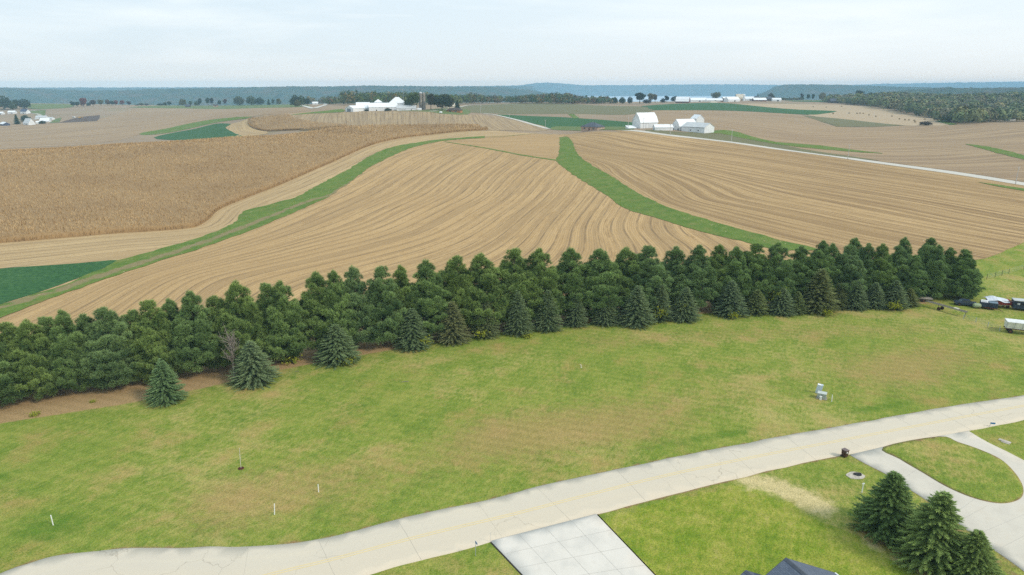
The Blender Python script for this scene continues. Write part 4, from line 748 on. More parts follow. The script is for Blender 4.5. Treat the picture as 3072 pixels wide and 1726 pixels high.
for a in [('b', 529, 315, 308, 14, 'dark low tree opening the middle ridge group', DGR), ('r', 543, 314, 305, 12, 'small dark tree left of the ridge houses', DGR), ('b', 581, 313, 298, 22, 'wide tan-olive tree by the ridge houses', OLV), ('r', 605, 313, 304, 11, 'small green tree after the wide tan tree', GRN), ('b', 623, 313, 304, 16, 'low green tree group member before the dark columns', GRN), ('t', 632, 312, 296, 10, 'single dark column tree on the ridge', DGR), ('t', 655, 311, 294, 10, 'first of the twin dark column trees', DGR), ('t', 666, 311, 295, 11, 'second of the twin dark column trees', (.05, .06, .04)), ('r', 689, 311, 302, 11, 'small dark tree after the twin columns', DGR), ('t', 705, 311, 298, 9, 'thin reddish tree after the twin columns', (.13, .05, .04)), ('b', 745, 311, 291, 34, 'large yellow-green tree starting the thick ridge clump', (.13, .15, .05)), ('b', 780, 311, 290, 32, 'large green tree inside the thick ridge clump', GRN), ('b', 806, 311, 294, 28, 'dark tree closing the thick ridge clump', DGR), ('c', 831, 311, 297, 13, 'small dark conifer after the thick clump', (.7, .8, .7)), ('r', 844, 311, 299, 9, 'tiny tree beside the small ridge conifer', DGR), ('b', 861, 311, 296, 16, 'olive tree between conifer and dark grove', OLV), ('b', 886, 320, 287, 32, 'tall dark grove tree left of the far white roof', DGR), ('b', 905, 319, 289, 26, 'green grove tree next to the far white roof', GRN), ('r', 922, 318, 297, 18, 'rounded tree in front of the far lane', DGR), ('b', 893, 321, 300, 18, 'yellow-green bush before the dark grove', OLV)]: far_tree(*a, g2)
g3 = 'trees at the white farm with silos'
for a in [('w', 1240, 330, 283, 40, 'light green willow beside the twin silos', (.12, .18, .05), g3), ('r', 1222, 329, 300, 18, 'smaller dark tree between pale barn and willow', GRN, g3), ('t', 1293, 331, 283, 22, 'tall brown-green tree right after the silos', (.09, .09, .04), g3), ('w', 1326, 332, 288, 54, 'large spreading dark tree in front of the brown house', (.07, .11, .045), g3), ('r', 1349, 331, 293, 30, 'thinning olive tree touching the spreading dark tree', (.09, .10, .045), g3), ('c', 1372, 331, 301, 24, 'dark conifer behind the brown house', (.55, .62, .55), g3), ('b', 1164, 334, 325, 22, 'low dark bush against the long white shed', DGR, g3), ('b', 1100, 334, 329, 14, 'small bush at the corner of the long white shed', DGR, g3)]: far_tree(*a)
g4 = 'trees along the lane to the dairy farm'
for a in [('b', 1845, 312, 294, 20, 'dark dense tree starting the lane trees', DGR), ('b', 1866, 312, 293, 22, 'second dark dense tree of the lane trees', DGR), ('b', 1889, 312, 292, 18, 'third dark lane tree next to the tall one', (.045, .075, .05)), ('t', 1919, 311, 279, 26, 'tallest rounded green tree by the dairy lane', (.05, .085, .035)), ('b', 1940, 311, 299, 30, 'low grey-brown tree under the tall lane tree', (.09, .075, .05)), ('t', 1952, 309, 281, 18, 'thin pale tan tree beside the tall lane tree', TANT), ('t', 1965, 309, 283, 12, 'bare-looking pale tree after the tan one', (.2, .16, .1)), ('b', 1988, 309, 296, 16, 'dark blue-green tree before the old red barn', (.03, .055, .045)), ('t', 2000, 308, 288, 14, 'leaning dark tree by the dairy yard fence', (.035, .06, .05)), ('b', 2024, 306, 290, 30, 'dark hedge-like tree behind the old barn', (.04, .07, .05)), ('w', 2125, 295, 279, 26, 'olive tree rising behind the dairy roofs', OLV), ('c', 2246, 292, 280, 9, 'pointed dark conifer behind the dairy barns', (.6, .75, .7)), ('b', 2285, 292, 281, 20, 'brown-olive tree over the far dairy roofs', (.12, .1, .05)), ('b', 2066, 303, 296, 16, 'green bush against the gable of the old barn', GRN)]: far_tree(*a, g4)
g5 = 'trees round the ridge houses by the wood'
for a in [('t', 2374, 296, 281, 9, 'thin grey tree opening the ridge house trees', (.1, .1, .06)), ('r', 2392, 297, 283, 10, 'small dark tree, second of the ridge house trees', DGR), ('r', 2406, 297, 283, 9, 'small dark tree, third of the ridge house trees', DGR), ('b', 2433, 298, 279, 22, 'pale brown wide tree above the red-brown field', TANT), ('b', 2455, 299, 284, 16, 'dark tree beside the pale brown wide one', DGR), ('b', 2475, 299, 283, 18, 'green tree before the dark house roofs', GRN), ('b', 2496, 300, 287, 18, 'low dark tree under the tall ridge tree', DGR), ('b', 2512, 300, 286, 14, 'dark rounded bush beside the tall ridge tree', DGR), ('w', 2540, 300, 274, 24, 'tallest tree by the ridge houses', (.05, .075, .04)), ('b', 2560, 300, 284, 22, 'olive tree after the tallest ridge tree', OLV), ('b', 2585, 300, 281, 24, 'green tree beside the white ridge house', GRN), ('b', 2610, 302, 280, 26, 'brownish tree where the ridge trees meet the wood', (.1, .09, .05)), ('b', 2778, 377, 365, 38, 'grey-brown thicket in the hay field', (.16, .12, .09))]: far_tree(*a, g5)
# ---------- woods that read as one mass ----------
def woods(name, label, poly, n, rad, hgt, cols, seed, leafn=46, lsize=1.0):
    rg = np.random.default_rng(seed); lo, hi = poly.min(0), poly.max(0); q = rg.uniform(lo, hi, (n*4, 2)); q = q[inside(q, poly)][:n]; n = len(q); g = height(q[:, 0], q[:, 1]); Vs, T, I = [], [], []
    r_ = rad*rg.uniform(.7, 1.3, n); h_ = hgt*rg.uniform(.66, 1.06, n)*(1+.38*vnoise(q[:, 0]*.011, q[:, 1]*.011, seed)); idx = rg.integers(0, len(cols), n)
    v = rg.normal(0, 1, (n, leafn, 3)); v[..., 2] = np.abs(v[..., 2])*1.2-.55; v /= np.linalg.norm(v, axis=2)[..., None]
    cen = np.c_[q, g+h_*.55][:, None]+v*np.stack([r_, r_, h_*.47], 1)[:, None]*rg.uniform(.8, 1.05, (n, leafn, 1)); d = v+rg.normal(0, .35, v.shape); d /= np.linalg.norm(d, axis=2)[..., None]
    s = np.cross(d, rg.normal(0, 1, v.shape)); s /= np.linalg.norm(s, axis=2)[..., None]; u_ = np.cross(s, d); L = lsize*rg.uniform(.7, 1.3, (n, leafn, 1))
    V = np.stack([cen-s*L-u_*L*.2, cen+s*L-u_*L*.2, cen+u_*L*1.3], 2).reshape(-1, 3)
    me = npmesh(name, V, np.arange(len(V)).reshape(-1, 3)); colr = np.array(cols)[idx]*1.5*rg.uniform(.75, 1.2, (n, 1)); colr = np.repeat(np.clip(colr, 0, 1), leafn*3, 0)*np.repeat(rg.uniform(.82, 1.18, n*leafn), 3)[:, None]
    ca = me.color_attributes.new('leafcolor', 'FLOAT_COLOR', 'POINT'); ca.data.foreach_set('color', np.c_[colr, np.ones(len(colr))].astype(np.float32).ravel()); tag(mobj(name, me, WOODM), label, 'woods', None, 'stuff')
m = Mat('wood_leaves', .9, .1); m.col(m.attr('leafcolor', True)); WOODM = m.m
wcols = [(.035, .06, .025), (.055, .085, .03), (.09, .105, .04), (.045, .07, .04), (.13, .10, .045), (.10, .06, .035), (.07, .075, .04)]
wp = np.r_[hit([(2588,318),(2640,328),(2700,339),(2780,354),(2850,370),(2905,377)]), [(590, 860), (760, 900), (1150, 1200), (1250, 1520), (700, 1560), (640, 1450)]]
woods('wood', 'autumn wood on the slope beyond the hay field', wp, 2600, 7.0, 14.5, [(.10, .12, .05), (.085, .11, .045), (.13, .135, .06), (.115, .115, .065), (.135, .12, .06), (.11, .125, .06), (.075, .10, .045), (.12, .115, .075)], 61, 84, 1.9)
woods('wood', 'dark wood line behind the white farm with silos', np.r_[hit([(1015,319),(1100,318),(1200,317),(1290,316),(1400,316)]), [(-60, 1450), (-170, 1500), (-330, 1480)]], 480, 5.5, 18, wcols[:5], 62, 60, 1.3)
woods('wood', 'wooded hollow along the ridge left of the river view', np.r_[hit([(1395,316),(1460,312),(1520,310),(1570,312),(1650,313.5),(1720,313)]), [(140, 1480), (20, 1480), (-70, 1440)]], 400, 5.2, 15, wcols, 63, 60, 1.2)
woods('wood', 'low wood edge under the river view', np.r_[hit([(1715,313),(1780,313),(1840,312)]), [(215, 1450), (130, 1470)]], 160, 5.0, 11, wcols, 64, 60, 1.2)
woods('wood', 'thin tree belt behind the left ridge grove', np.r_[hit([(905,312),(960,309),(1020,316)]), [(-330, 1560), (-480, 1560)]], 160, 5.5, 15, wcols, 65, 60, 1.3)
woods('wood', 'scrubby tree belt behind the dairy farm', np.r_[hit([(2300,297),(2370,298),(2400,298)]), [(640, 1640), (560, 1640)]], 60, 4.5, 7, wcols, 66, 50, 1.1)
# ---------- buildings ----------
WHITEW = plain('white_barn_boards', (.74, .76, .77), .7, .3, .10, .4); WHITER = plain('white_metal_roof', (.80, .82, .84), .5, .4, .06, .3); GREYR = plain('pale_grey_roof', (.52, .54, .55), .6, .3, .12, .3)
DARKR = plain('slate_roof', (.085, .10, .125), .8, .3, .3, .6); BRICKW = plain('tan_brick', (.46, .33, .25), .9, .2, .25, 1.5); ORANGEW = plain('orange_brick', (.42, .20, .09), .9, .2, .2, 1.0); REDW = plain('old_red_boards', (.16, .07, .05), .9, .2, .3, .8); BEIGE = plain('beige_siding', (.56, .50, .40), .8, .3, .12, .6)
DOORM = plain('grey_door', (.20, .23, .26), .6, .3, .2, .8); DARKM = plain('dark_opening', (.02, .022, .025), .8, .2, .2, 1); GLASSM = plain('window_glass', (.06, .08, .10), .15, .6, .2, 1); CONC = plain('silo_concrete', (.34, .31, .27), .95, .1, .25, .5); TRIM = plain('dark_eave_trim', (.10, .11, .12), .7, .3, .15, 1); CREAM = plain('cream_trim', (.62, .58, .48), .7, .3, .1, 1); BROWNR = plain('brown_roof', (.09, .07, .06), .9, .2, .2, .6)
def mpp(Y): return Y/1.025/F
def rot2(a, x, y): return x*math.cos(a)-y*math.sin(a), x*math.sin(a)+y*math.cos(a)
def building(name, label, cat, px, corner, yaw, L, W, eave, ridge, style, wallm, roofm, openings=(), group=None, over=.35, Y=None):
    a = R(yaw); X0, Y0 = hit([px])[0] if Y is None else (zat(px[0], px[1], Y)[1], Y)
    dx, dy = rot2(a, corner[0]*L/2, corner[1]*W/2); X, Y = X0-dx, Y0-dy; g = min(float(height(X+sx_, Y+sy_)) for sx_, sy_ in (rot2(a, i*L/2, j*W/2) for i in (-1, 1) for j in (-1, 1))); gm = float(height(X0, Y0)); g = max(g, gm-.35)
    root = thing(name, label, cat, (X, Y, g), a, group)
    tops = {'gable': [(-W/2, eave), (0, ridge), (W/2, eave)], 'gambrel': [(-W/2, eave), (-W*.31, eave+(ridge-eave)*.55), (0, ridge), (W*.31, eave+(ridge-eave)*.55), (W/2, eave)], 'hip': [(-W/2, eave), (W/2, eave)], 'lean': [(-W/2, eave), (W/2, ridge)]}[style]
    MB().prism([(W/2, -1.5), (-W/2, -1.5)]+[(y, z-.04) for y, z in tops], -L/2, L/2).build('wall', wallm, root)
    rb = MB()
    if style == 'hip':
        l, w = L/2+over, W/2+over; r = max(L-W, 0)/2; rb.add([(-l, -w, eave-.1), (l, -w, eave-.1), (l, w, eave-.1), (-l, w, eave-.1), (-l, -w, eave+.08), (l, -w, eave+.08), (l, w, eave+.08), (-l, w, eave+.08), (-r, 0, ridge), (r, 0, ridge)], [(3, 2, 1, 0), (0, 1, 5, 4), (1, 2, 6, 5), (2, 3, 7, 6), (3, 0, 4, 7), (4, 5, 9, 8), (5, 6, 9), (6, 7, 8, 9), (7, 4, 8)])
    else:
        (y0, z0), (y1, z1) = tops[0], tops[1]; s0 = (z1-z0)/(y1-y0); (y2, z2), (y3, z3) = tops[-2], tops[-1]; s1 = (z3-z2)/(y3-y2)
        tt = [(y0-over, z0-over*s0)]+tops[1:-1]+[(y3+over, z3+over*s1)] if style != 'lean' else [(y0-over, z0-over*s0), (y1+over, z1+over*s0)]
        rb.prism([(y, z+.02) for y, z in tt]+[(y, z+.20) for y, z in tt[::-1]], -L/2-over, L/2+over)
    rf = rb.build('roof', roofm, root)
    if style in ('gable', 'gambrel'): MB().path([(x_, 0, ridge+.22) for x_ in (-L/2-over, L/2+over)], .10, 5).build('ridge_cap', roofm, rf)
    for side, al, z0, w, h, mt, part in openings:
        c, d = {'-y': ((al, -W/2-.03, z0+h/2), (w, .12, h)), '+y': ((al, W/2+.03, z0+h/2), (w, .12, h)), '-x': ((-L/2-.03, al, z0+h/2), (.12, w, h)), '+x': ((L/2+.03, al, z0+h/2), (.12, w, h))}[side]
        MB().box(c, d).build(part, mt, root)
    return root
gR = 'white farm buildings by the country road'
building('barn', 'tall white gambrel-roofed barn beside the country road', 'barn', (1921, 386), (-1, -1), 24, 17.5, 12.5, 5.8, 13.0, 'gambrel', WHITEW, WHITER, [('-y', 1.5, .2, 4.2, 3.8, plain('barn_door', (.66, .68, .69), .7), 'door'), ('-y', -3.2, .2, .12, 4.4, TRIM, 'door_track'), ('-x', 0, .2, 2.6, 2.8, WHITER, 'door')], gR, .5)
building('lean_shed', 'low white lean-to roof against the left end of the tall barn', 'shed', (1897, 387), (0, -1), 20, 7.5, 5.0, .9, 2.6, 'lean', WHITEW, WHITER, [], gR)
building('shed', 'long low white shed with a small gable between the two white barns', 'shed', (1965, 392), (-1, -1), 9, 15.5, 5.5, 2.7, 4.7, 'gable', WHITEW, WHITER, [('-x', 0, .2, 1.6, 2.2, DOORM, 'door')], gR)
building('barn', 'second white barn with an arched gambrel gable, behind the long low shed', 'barn', (2038, 392), (-1, -1), 22, 17, 10.5, 3.8, 9.0, 'gambrel', WHITEW, WHITER, [('-x', -3.4, .2, 1.5, 1.9, DARKM, 'door'), ('-x', 3.2, .2, 1.3, 1.4, DARKM, 'window')], gR)
building('barn', 'white cross gable rising behind the second white barn', 'barn', (2090, 388), (0, 0), -70, 9, 7.8, 8.6, 11.6, 'gable', WHITEW, WHITER, [], gR, Y=612)
building('machine_shed', 'large white machine shed with pale grey roof and two small dark windows', 'shed', (2112.5, 401), (1, -1), -45, 21, 15.5, 4.7, 7.8, 'gable', WHITEW, GREYR, [('-y', -2.0, 1.8, .9, .8, DARKM, 'window'), ('-y', 5.0, 1.8, .9, .8, DARKM, 'window'), ('-y', 0, 4.35, 20.8, .18, TRIM, 'eave_trim'), ('+x', 3, .1, 1.1, 2.1, WHITER, 'door')], gR, .3)
building('house', 'brick ranch house with dark blue hipped roof at the road crest', 'house', (1792, 391.5), (1, -1), -36, 17, 13.5, 3.1, 6.9, 'hip', BRICKW, DARKR, [('-y', -5, 1.0, 1.6, 1.2, GLASSM, 'window'), ('-y', 0, .0, 1.1, 2.1, REDW, 'door'), ('-y', 4.5, 1.0, 1.8, 1.2, GLASSM, 'window'), ('+x', 0, 1.2, 1.2, 1.0, CREAM, 'window'), ('+x', 0, 2.85, 13.4, .2, CREAM, 'fascia')], None, .6)
gF = 'white buildings of the farm with silos'
building('machine_shed', 'white shed with a big grey sliding door, at the left end of the silo farm', 'shed', (1060, 337), (-1, -1), 50, 24, 15, 4.4, 7.2, 'gable', WHITEW, WHITER, [('-x', .8, .1, 7.0, 4.0, DOORM, 'door')], gF)
building('shed', 'white shed roof half hidden behind the grey-doored shed', 'shed', (1090, 333), (0, 0), 10, 16, 11, 6.0, 9.6, 'gable', WHITEW, WHITER, [], gF, Y=865)
building('long_shed', 'longest white shed with its gable end beside the grey-doored shed', 'shed', (1107, 334.5), (-1, -1), 12, 34, 14, 5.0, 9.4, 'gable', WHITEW, WHITER, [('-y', -8, 0, 1.2, 2.0, DARKM, 'door'), ('-y', 8, 2.6, 18, .12, GREYR, 'eave_trim'), ('-x', 0, 5.2, .9, .9, GREYR, 'window')], gF)
building('barn', 'highest white barn roof with flat-topped hip above the long shed', 'barn', (1193, 332), (0, 0), 2, 19, 15, 8.0, 15.0, 'hip', WHITEW, WHITER, [], gF, Y=868)
building('shed', 'small white cupola-like roof peeking over the long shed', 'shed', (1136, 332), (0, 0), 8, 9, 8, 9.2, 12.4, 'hip', WHITEW, WHITER, [], gF, Y=872)
building('shed', 'low white shed with pale roof between the long shed and the silos', 'shed', (1190, 332.5), (-1, -1), 3, 23, 9, 2.7, 6.0, 'gable', WHITEW, GREYR, [('-y', 6, .2, 1.0, 1.6, DARKM, 'door'), ('-y', -4, .9, 8, .6, GREYR, 'window')], gF)
building('shed', 'little white box shed at the foot of the twin silos', 'shed', (1258, 331.5), (0, -1), 0, 5, 2.6, 1.8, 2.3, 'gable', WHITEW, WHITER, [], gF, .1)
building('house', 'low orange-brick house with dark roof under the farm trees', 'house', (1360, 337.5), (0, -1), -12, 17, 9.5, 2.9, 5.6, 'hip', ORANGEW, BROWNR, [('-y', 3, .9, 2, 1.2, GLASSM, 'window'), ('-y', -4, .0, 2.6, 2.2, DARKM, 'door')], None, .7)
building('house', 'beige-roofed house glimpsed behind the orange-brick one', 'house', (1352, 327), (0, 0), 20, 11, 9, 3.5, 6.5, 'gable', BEIGE, BEIGE, [], None, Y=955)
def silo(nx, base, top, rad, label, cap):
    X, Y = hit([(nx, base)])[0]; Y = 858.0; X = zat(nx, base, Y)[1]; g = float(height(X, Y)); h = zat(nx, top, Y)[0]-g; root = thing('silo', label, 'silo', (X, Y, g), 0, 'twin concrete silos')
    b = MB().lathe([(rad, -1), (rad, h*.9)], (0, 0, 0), 20)
    for z in np.arange(1.2, h*.88, 1.6): b.lathe([(rad+.05, z), (rad+.05, z+.12)], (0, 0, 0), 20)
    b.build('barrel', CONC, root, smooth=False); MB().lathe([(rad*1.02*math.cos(t), h*.9+rad*.9*math.sin(t)) for t in np.linspace(0, 1.45, 7)], (0, 0, 0), 20).build('dome', cap, root, smooth=True)
    ch = MB().box((-rad-.35, 0, h*.45), (.7, .8, h*.9)); ch.build('chute', WHITEW if cap is GREYR else REDW, root)
silo(1263.5, 331, 275, 1.9, 'concrete silo with a pale dome, front one of the pair', GREYR); silo(1272.8, 330, 276.5, 1.8, 'darker concrete silo tucked against the pale-domed one', CONC)
def mast(nx, base, top, label, w=.18, Y=None):
    X, Y = hit([(nx, base)])[0] if Y is None else (zat(nx, base, Y)[1], Y); g = float(height(X, Y)); h = zat(nx, top, Y)[0]-g; root = thing('antenna_mast', label, 'mast', (X, Y, g)); m = MB()
    m.tube((0, 0, -.5), (0, 0, h), w, w*.5, 6); m.build('pole', GREYR, root); MB().tube((-.9, 0, h*.86), (.9, 0, h*.86), .06, .06, 4).tube((-.6, 0, h*.93), (.6, 0, h*.93), .05, .05, 4).build('aerial', GREYR, root)
mast(1211.5, 336, 263, 'very tall white mast standing at the silo farm barn', .20, 850); mast(1778, 391, 344, 'thin mast rising behind the brick ranch house', .09, 652)
def tank(nx, ny, L, r, label):
    X, Y = hit([(nx, ny)])[0]; g = float(height(X, Y)); root = thing('gas_tank', label, 'tank', (X, Y, g), R(10)); p = [(0.02, -L/2), (r*.6, -L/2+r*.25), (r, -L/2+r*.7), (r, L/2-r*.7), (r*.6, L/2-r*.25), (.02, L/2)]
    b = MB().lathe(p, (0, 0, 0), 14); b.v = [(z, x, y+r+.35) for x, y, z in b.v]; b.build('vessel', WHITER, root, smooth=True); MB().box((-L*.28, 0, .3), (.15, r*1.5, .6)).box((L*.28, 0, .3), (.15, r*1.5, .6)).build('saddle', CONC, root); MB().lathe([(.18, 0), (.18, .22)], (0, 0, 2*r+.33), 8).build('valve_dome', WHITER, root)
tank(1764.5, 393.3, 3.0, .62, 'white propane tank before the brick ranch house'); tank(1322.5, 341, 3.6, .95, 'white propane tank on the lawn before the orange-brick house')
gV = 'houses and sheds of the valley farmstead'; BLUER = plain('blue_slate_roof', (.07, .085, .14), .8)
for nx, ny, L, W, e, r, yw, st, wm, rm, lab in [(34, 341.8, 11.5, 8, 3.0, 5.0, 8, 'gable', WHITEW, WHITER, 'white shed between the left-edge shed and blue-roofed house'), (70, 341.6, 13, 9, 4.0, 7.6, -12, 'gable', WHITEW, BLUER, 'white farmhouse with dark blue roof in the valley'), (0, 344, 9, 7, 2.6, 4.4, 5, 'gable', WHITEW, WHITER, 'white shed cut by the left edge beside the lane'), (4, 377.5, 14, 9, 2.6, 5.0, -35, 'gable', BLUER, WHITER, 'dark-walled shed with white roof in the lower left valley'), (78, 375.5, 13, 10, 2.6, 9.4, -25, 'gable', WHITEW, GREYR, 'house with steep grey roof under the dark round tree'), (122, 358, 16, 8, 3.4, 5.4, 4, 'gable', WHITEW, GREYR, 'long pale shed at the end of the gravel loop'), (133, 367, 13, 9, 2.0, 6.0, 10, 'gable', WHITEW, WHITER, 'white-roofed shed in front of the long pale shed'), (149, 360, 9, 6, 2.6, 4.2, -15, 'gable', WHITEW, GREYR, 'small shed by the dark building site'), (113.5, 372, 4.5, 4, 2.4, 4.0, 20, 'gable', WHITEW, WHITER, 'tiny white outbuilding beside the low dark bush')]:
    building('house' if 'house' in lab.split(' with ')[0] and 'outhouse' not in lab else 'shed', lab, 'house' if 'house' in lab.split()[0:2] else 'shed', (nx, ny), (0, -1), yw, L, W, e, r, st, wm, rm, [('-y', 1.0, 0, 1.4, 2.0, DARKM, 'door'), ('-y', -2.0, 1.0, 1.2, 1.1, GLASSM, 'window')] if L > 5 else [], gV)
gD = 'roofs of the ridge dairy farm'
for nx, ny, L, W, e, r, yw, st, wm, rm, lab, Yd in [(2046, 309.5, 26, 15, 3.6, 12, -22, 'gambrel', REDW, WHITER, 'old dark red barn with big white gambrel roof on the ridge', None), (2094, 300, 34, 14, 3.8, 8.2, 3, 'gable', WHITEW, WHITER, 'long white roof just after the old red barn', 1500), (2142, 302, 33, 12, 2.8, 6.4, -6, 'gable', WHITEW, WHITER, 'long low white roof behind the feed pile', 1480), (2176, 301, 14, 9, 5.5, 8.0, 10, 'gable', DARKM, WHITER, 'narrow open shed with dark front among the dairy roofs', 1500), (2195, 305.5, 30, 14, 4.2, 9.4, 25, 'gable', WHITEW, WHITER, 'broad white barn with pale gable facing the green field', 1440), (2219, 300, 18, 14, 6.0, 13, 5, 'gable', BEIGE, BEIGE, 'beige high roof behind the broad white barn', 1530), (2247, 301, 17, 10, 4.0, 8.0, -8, 'gable', WHITEW, WHITER, 'white barn beside the slim white silo', 1500), (2277, 304, 27, 12, 3.0, 7.0, 4, 'gable', REDW, WHITER, 'low barn with dark red wall and white roof at the dairy', 1460), (2268, 297, 14, 10, 5.5, 9.5, 0, 'hip', BROWNR, DARKR, 'dark roof behind the low red-walled barn', 1530), (2307, 301, 14, 10, 4.5, 9.5, 12, 'hip', BROWNR, DARKR, 'dark roofed house at the right end of the dairy', 1500), (2329, 303, 18, 9, 3.6, 6.6, -5, 'gable', WHITEW, WHITER, 'last white shed of the dairy before the red-brown field', 1480)]:
    building('barn', lab, 'barn', (nx, ny), (0, -1) if Yd is None else (0, 0), yw, L, W, e, r, st, wm, rm, [('-y', 2, 0, 3, 2.6, DARKM, 'door')], gD, Y=Yd)
X = zat(2231.5, 302, 1475)[1]; g = float(height(X, 1475)); root = thing('silo', 'slim white silo among the dairy roofs', 'silo', (X, 1475, g)); MB().lathe([(1.9, -1), (1.9, 12)], (0, 0, 0), 14).build('barrel', WHITEW, root); MB().lathe([(1.95, 12), (1.4, 13), (.2, 13.6)], (0, 0, 0), 14).build('dome', WHITER, root)
X, Y = hit([(2140, 308.5)])[0]; g = float(height(X, Y)); fp_ = MB().add([(-7, -3, 0), (7, -3, 0), (7, 3, 0), (-7, 3, 0), (-5, -1, 3.4), (5, -1.2, 3.0), (4.5, 1.2, 3.1), (-4.6, 1.1, 3.5)], [(0, 1, 5, 4), (1, 2, 6, 5), (2, 3, 7, 6), (3, 0, 4, 7), (4, 5, 6, 7), (3, 2, 1, 0)]).build('feed_pile', BEIGE, None, (X, Y, g)); tag(fp_, 'beige covered feed pile at the edge of the green field', 'feed pile')
for nx, ny, L, W, e, r, wm, rm, lab, Yd in [(563, 314, 10, 8, 3, 6, BROWNR, DARKR, 'dark roofed house among the middle ridge trees', 1560), (646, 311.5, 9, 7, 3, 5.4, BRICKW, BROWNR, 'brown house between the dark column trees', 1560), (946, 311, 11, 8, 3.2, 5.6, WHITEW, WHITER, 'white roofed house by the far dipping road', 1450), (2500, 299, 16, 10, 3.5, 8.5, BROWNR, DARKR, 'dark roofed house among the right ridge trees', 1420), (2566, 300, 7, 6, 4, 7.0, WHITEW, GREYR, 'small white house beside the last ridge trees', 1430), (3031, 363, 9, 7, 7, 12.0, WHITEW, WHITER, 'white house half buried in the autumn wood', 930)]:
    building('house', lab, 'house', (nx, ny), (0, 0), 12, L, W, e, r, 'gable', wm, rm, [('-y', 0, 1, 1.4, 1.4, GLASSM, 'window')], None, Y=Yd)
# ---------- poles, bales ----------
POLEM = plain('weathered_pole', (.50, .48, .45), .9, .1, .2, 2)
def pole_thing():
    root = thing('utility_pole', '', 'utility pole'); MB().tube((0, 0, -.5), (0, 0, 10), .23, .16, 7).build('post', POLEM, root); MB().box((0, 0, 9.55), (2.4, .14, .16)).box((0, 0, 8.7), (1.2, .1, .1)).build('crossarm', POLEM, root)
    i_ = MB()
    for x in (-1.1, -.4, .4, 1.1): i_.lathe([(.05, 0), (.05, .2)], (x, 0, 9.62), 6)
    i_.build('insulator', GREYR, root); return root
pp = pole_thing(); gp = 'utility poles along the farm roads'; first = True
for nx, base, top, yw, lab in [(2543, 478, 433, 20, 'utility pole with clear crossarm beside the long pale road'), (3046, 554, 500, 25, 'utility pole by the road near the right edge'), (2194, 425, 388, 20, 'utility pole standing past the large grey-roofed shed'), (2010, 406, 373, 20, 'utility pole in front of the low white shed'), (1930, 389, 354, 20, 'utility pole before the tall barn wall'), (1884, 388.5, 351, 60, 'utility pole at the crest between brick house and barn'), (1636, 387, 360, 30, 'utility pole at the bottom of the curving pale road'), (1528, 358, 342, 30, 'utility pole half way along the curving road'), (1442, 342, 315, 10, 'utility pole at the top of the curving road'), (1710, 316, 297, 0, 'utility pole below the river view on the far lane'), (1572, 311, 290, 0, 'utility pole at the end of the wooded hollow'), (1434, 318, 298, 0, 'utility pole against the wood by the ridge lane'), (412, 336, 320, 0, 'pale pole standing alone in the valley field'), (250, 331, 314, 0, 'pale pole below the bright orange tree'), (1883+140, 311, 296, 0, 'pole beside the dark hedge tree at the dairy lane')]:
    X, Y = hit([(nx, base)])[0]; g = float(height(X, Y)); h = zat(nx, top, Y)[0]-g; o = pp if first else copy_tree(pp); first = False; o.location = (X, Y, g); k = max(h, 4)/10; o.scale = (max(k, .9), max(k, .9), k); o.rotation_euler = (0, 0, R(yw)); o['label'] = lab; o['group'] = gp
BALEM = plain('hay_bale', (.30, .22, .12), .95, .1, .3, 2); b = MB().lathe([(.05, -.75), (.68, -.75), (.75, -.6), (.75, .6), (.68, .75), (.05, .75)], (0, 0, 0), 14); b.v = [(z, x, y+.75) for x, y, z in b.v]; bale = b.build('hay_bale', BALEM); first = True
for zx, zy in [(460,305),(590,310),(745,300),(660,375),(820,370),(900,372),(930,370),(962,373),(1020,388),(1088,402),(1250,400),(1325,428),(1380,438),(1420,440),(1475,445),(1482,460),(1580,432)]:
    X, Y = hit([(2302+zx/3.345, 230+zy/3.345+1)])[0]; o = bale if first else bale.copy()
    if not first: C.objects.link(o)
    first = False; o.location = (X, Y, float(height(X, Y))+.05); o.rotation_euler = (0, 0, zx*.7); o.scale = (1.25,)*3; tag(o, 'round straw bale scattered on the pale hay field', 'hay bale', 'round bales in the hay field')
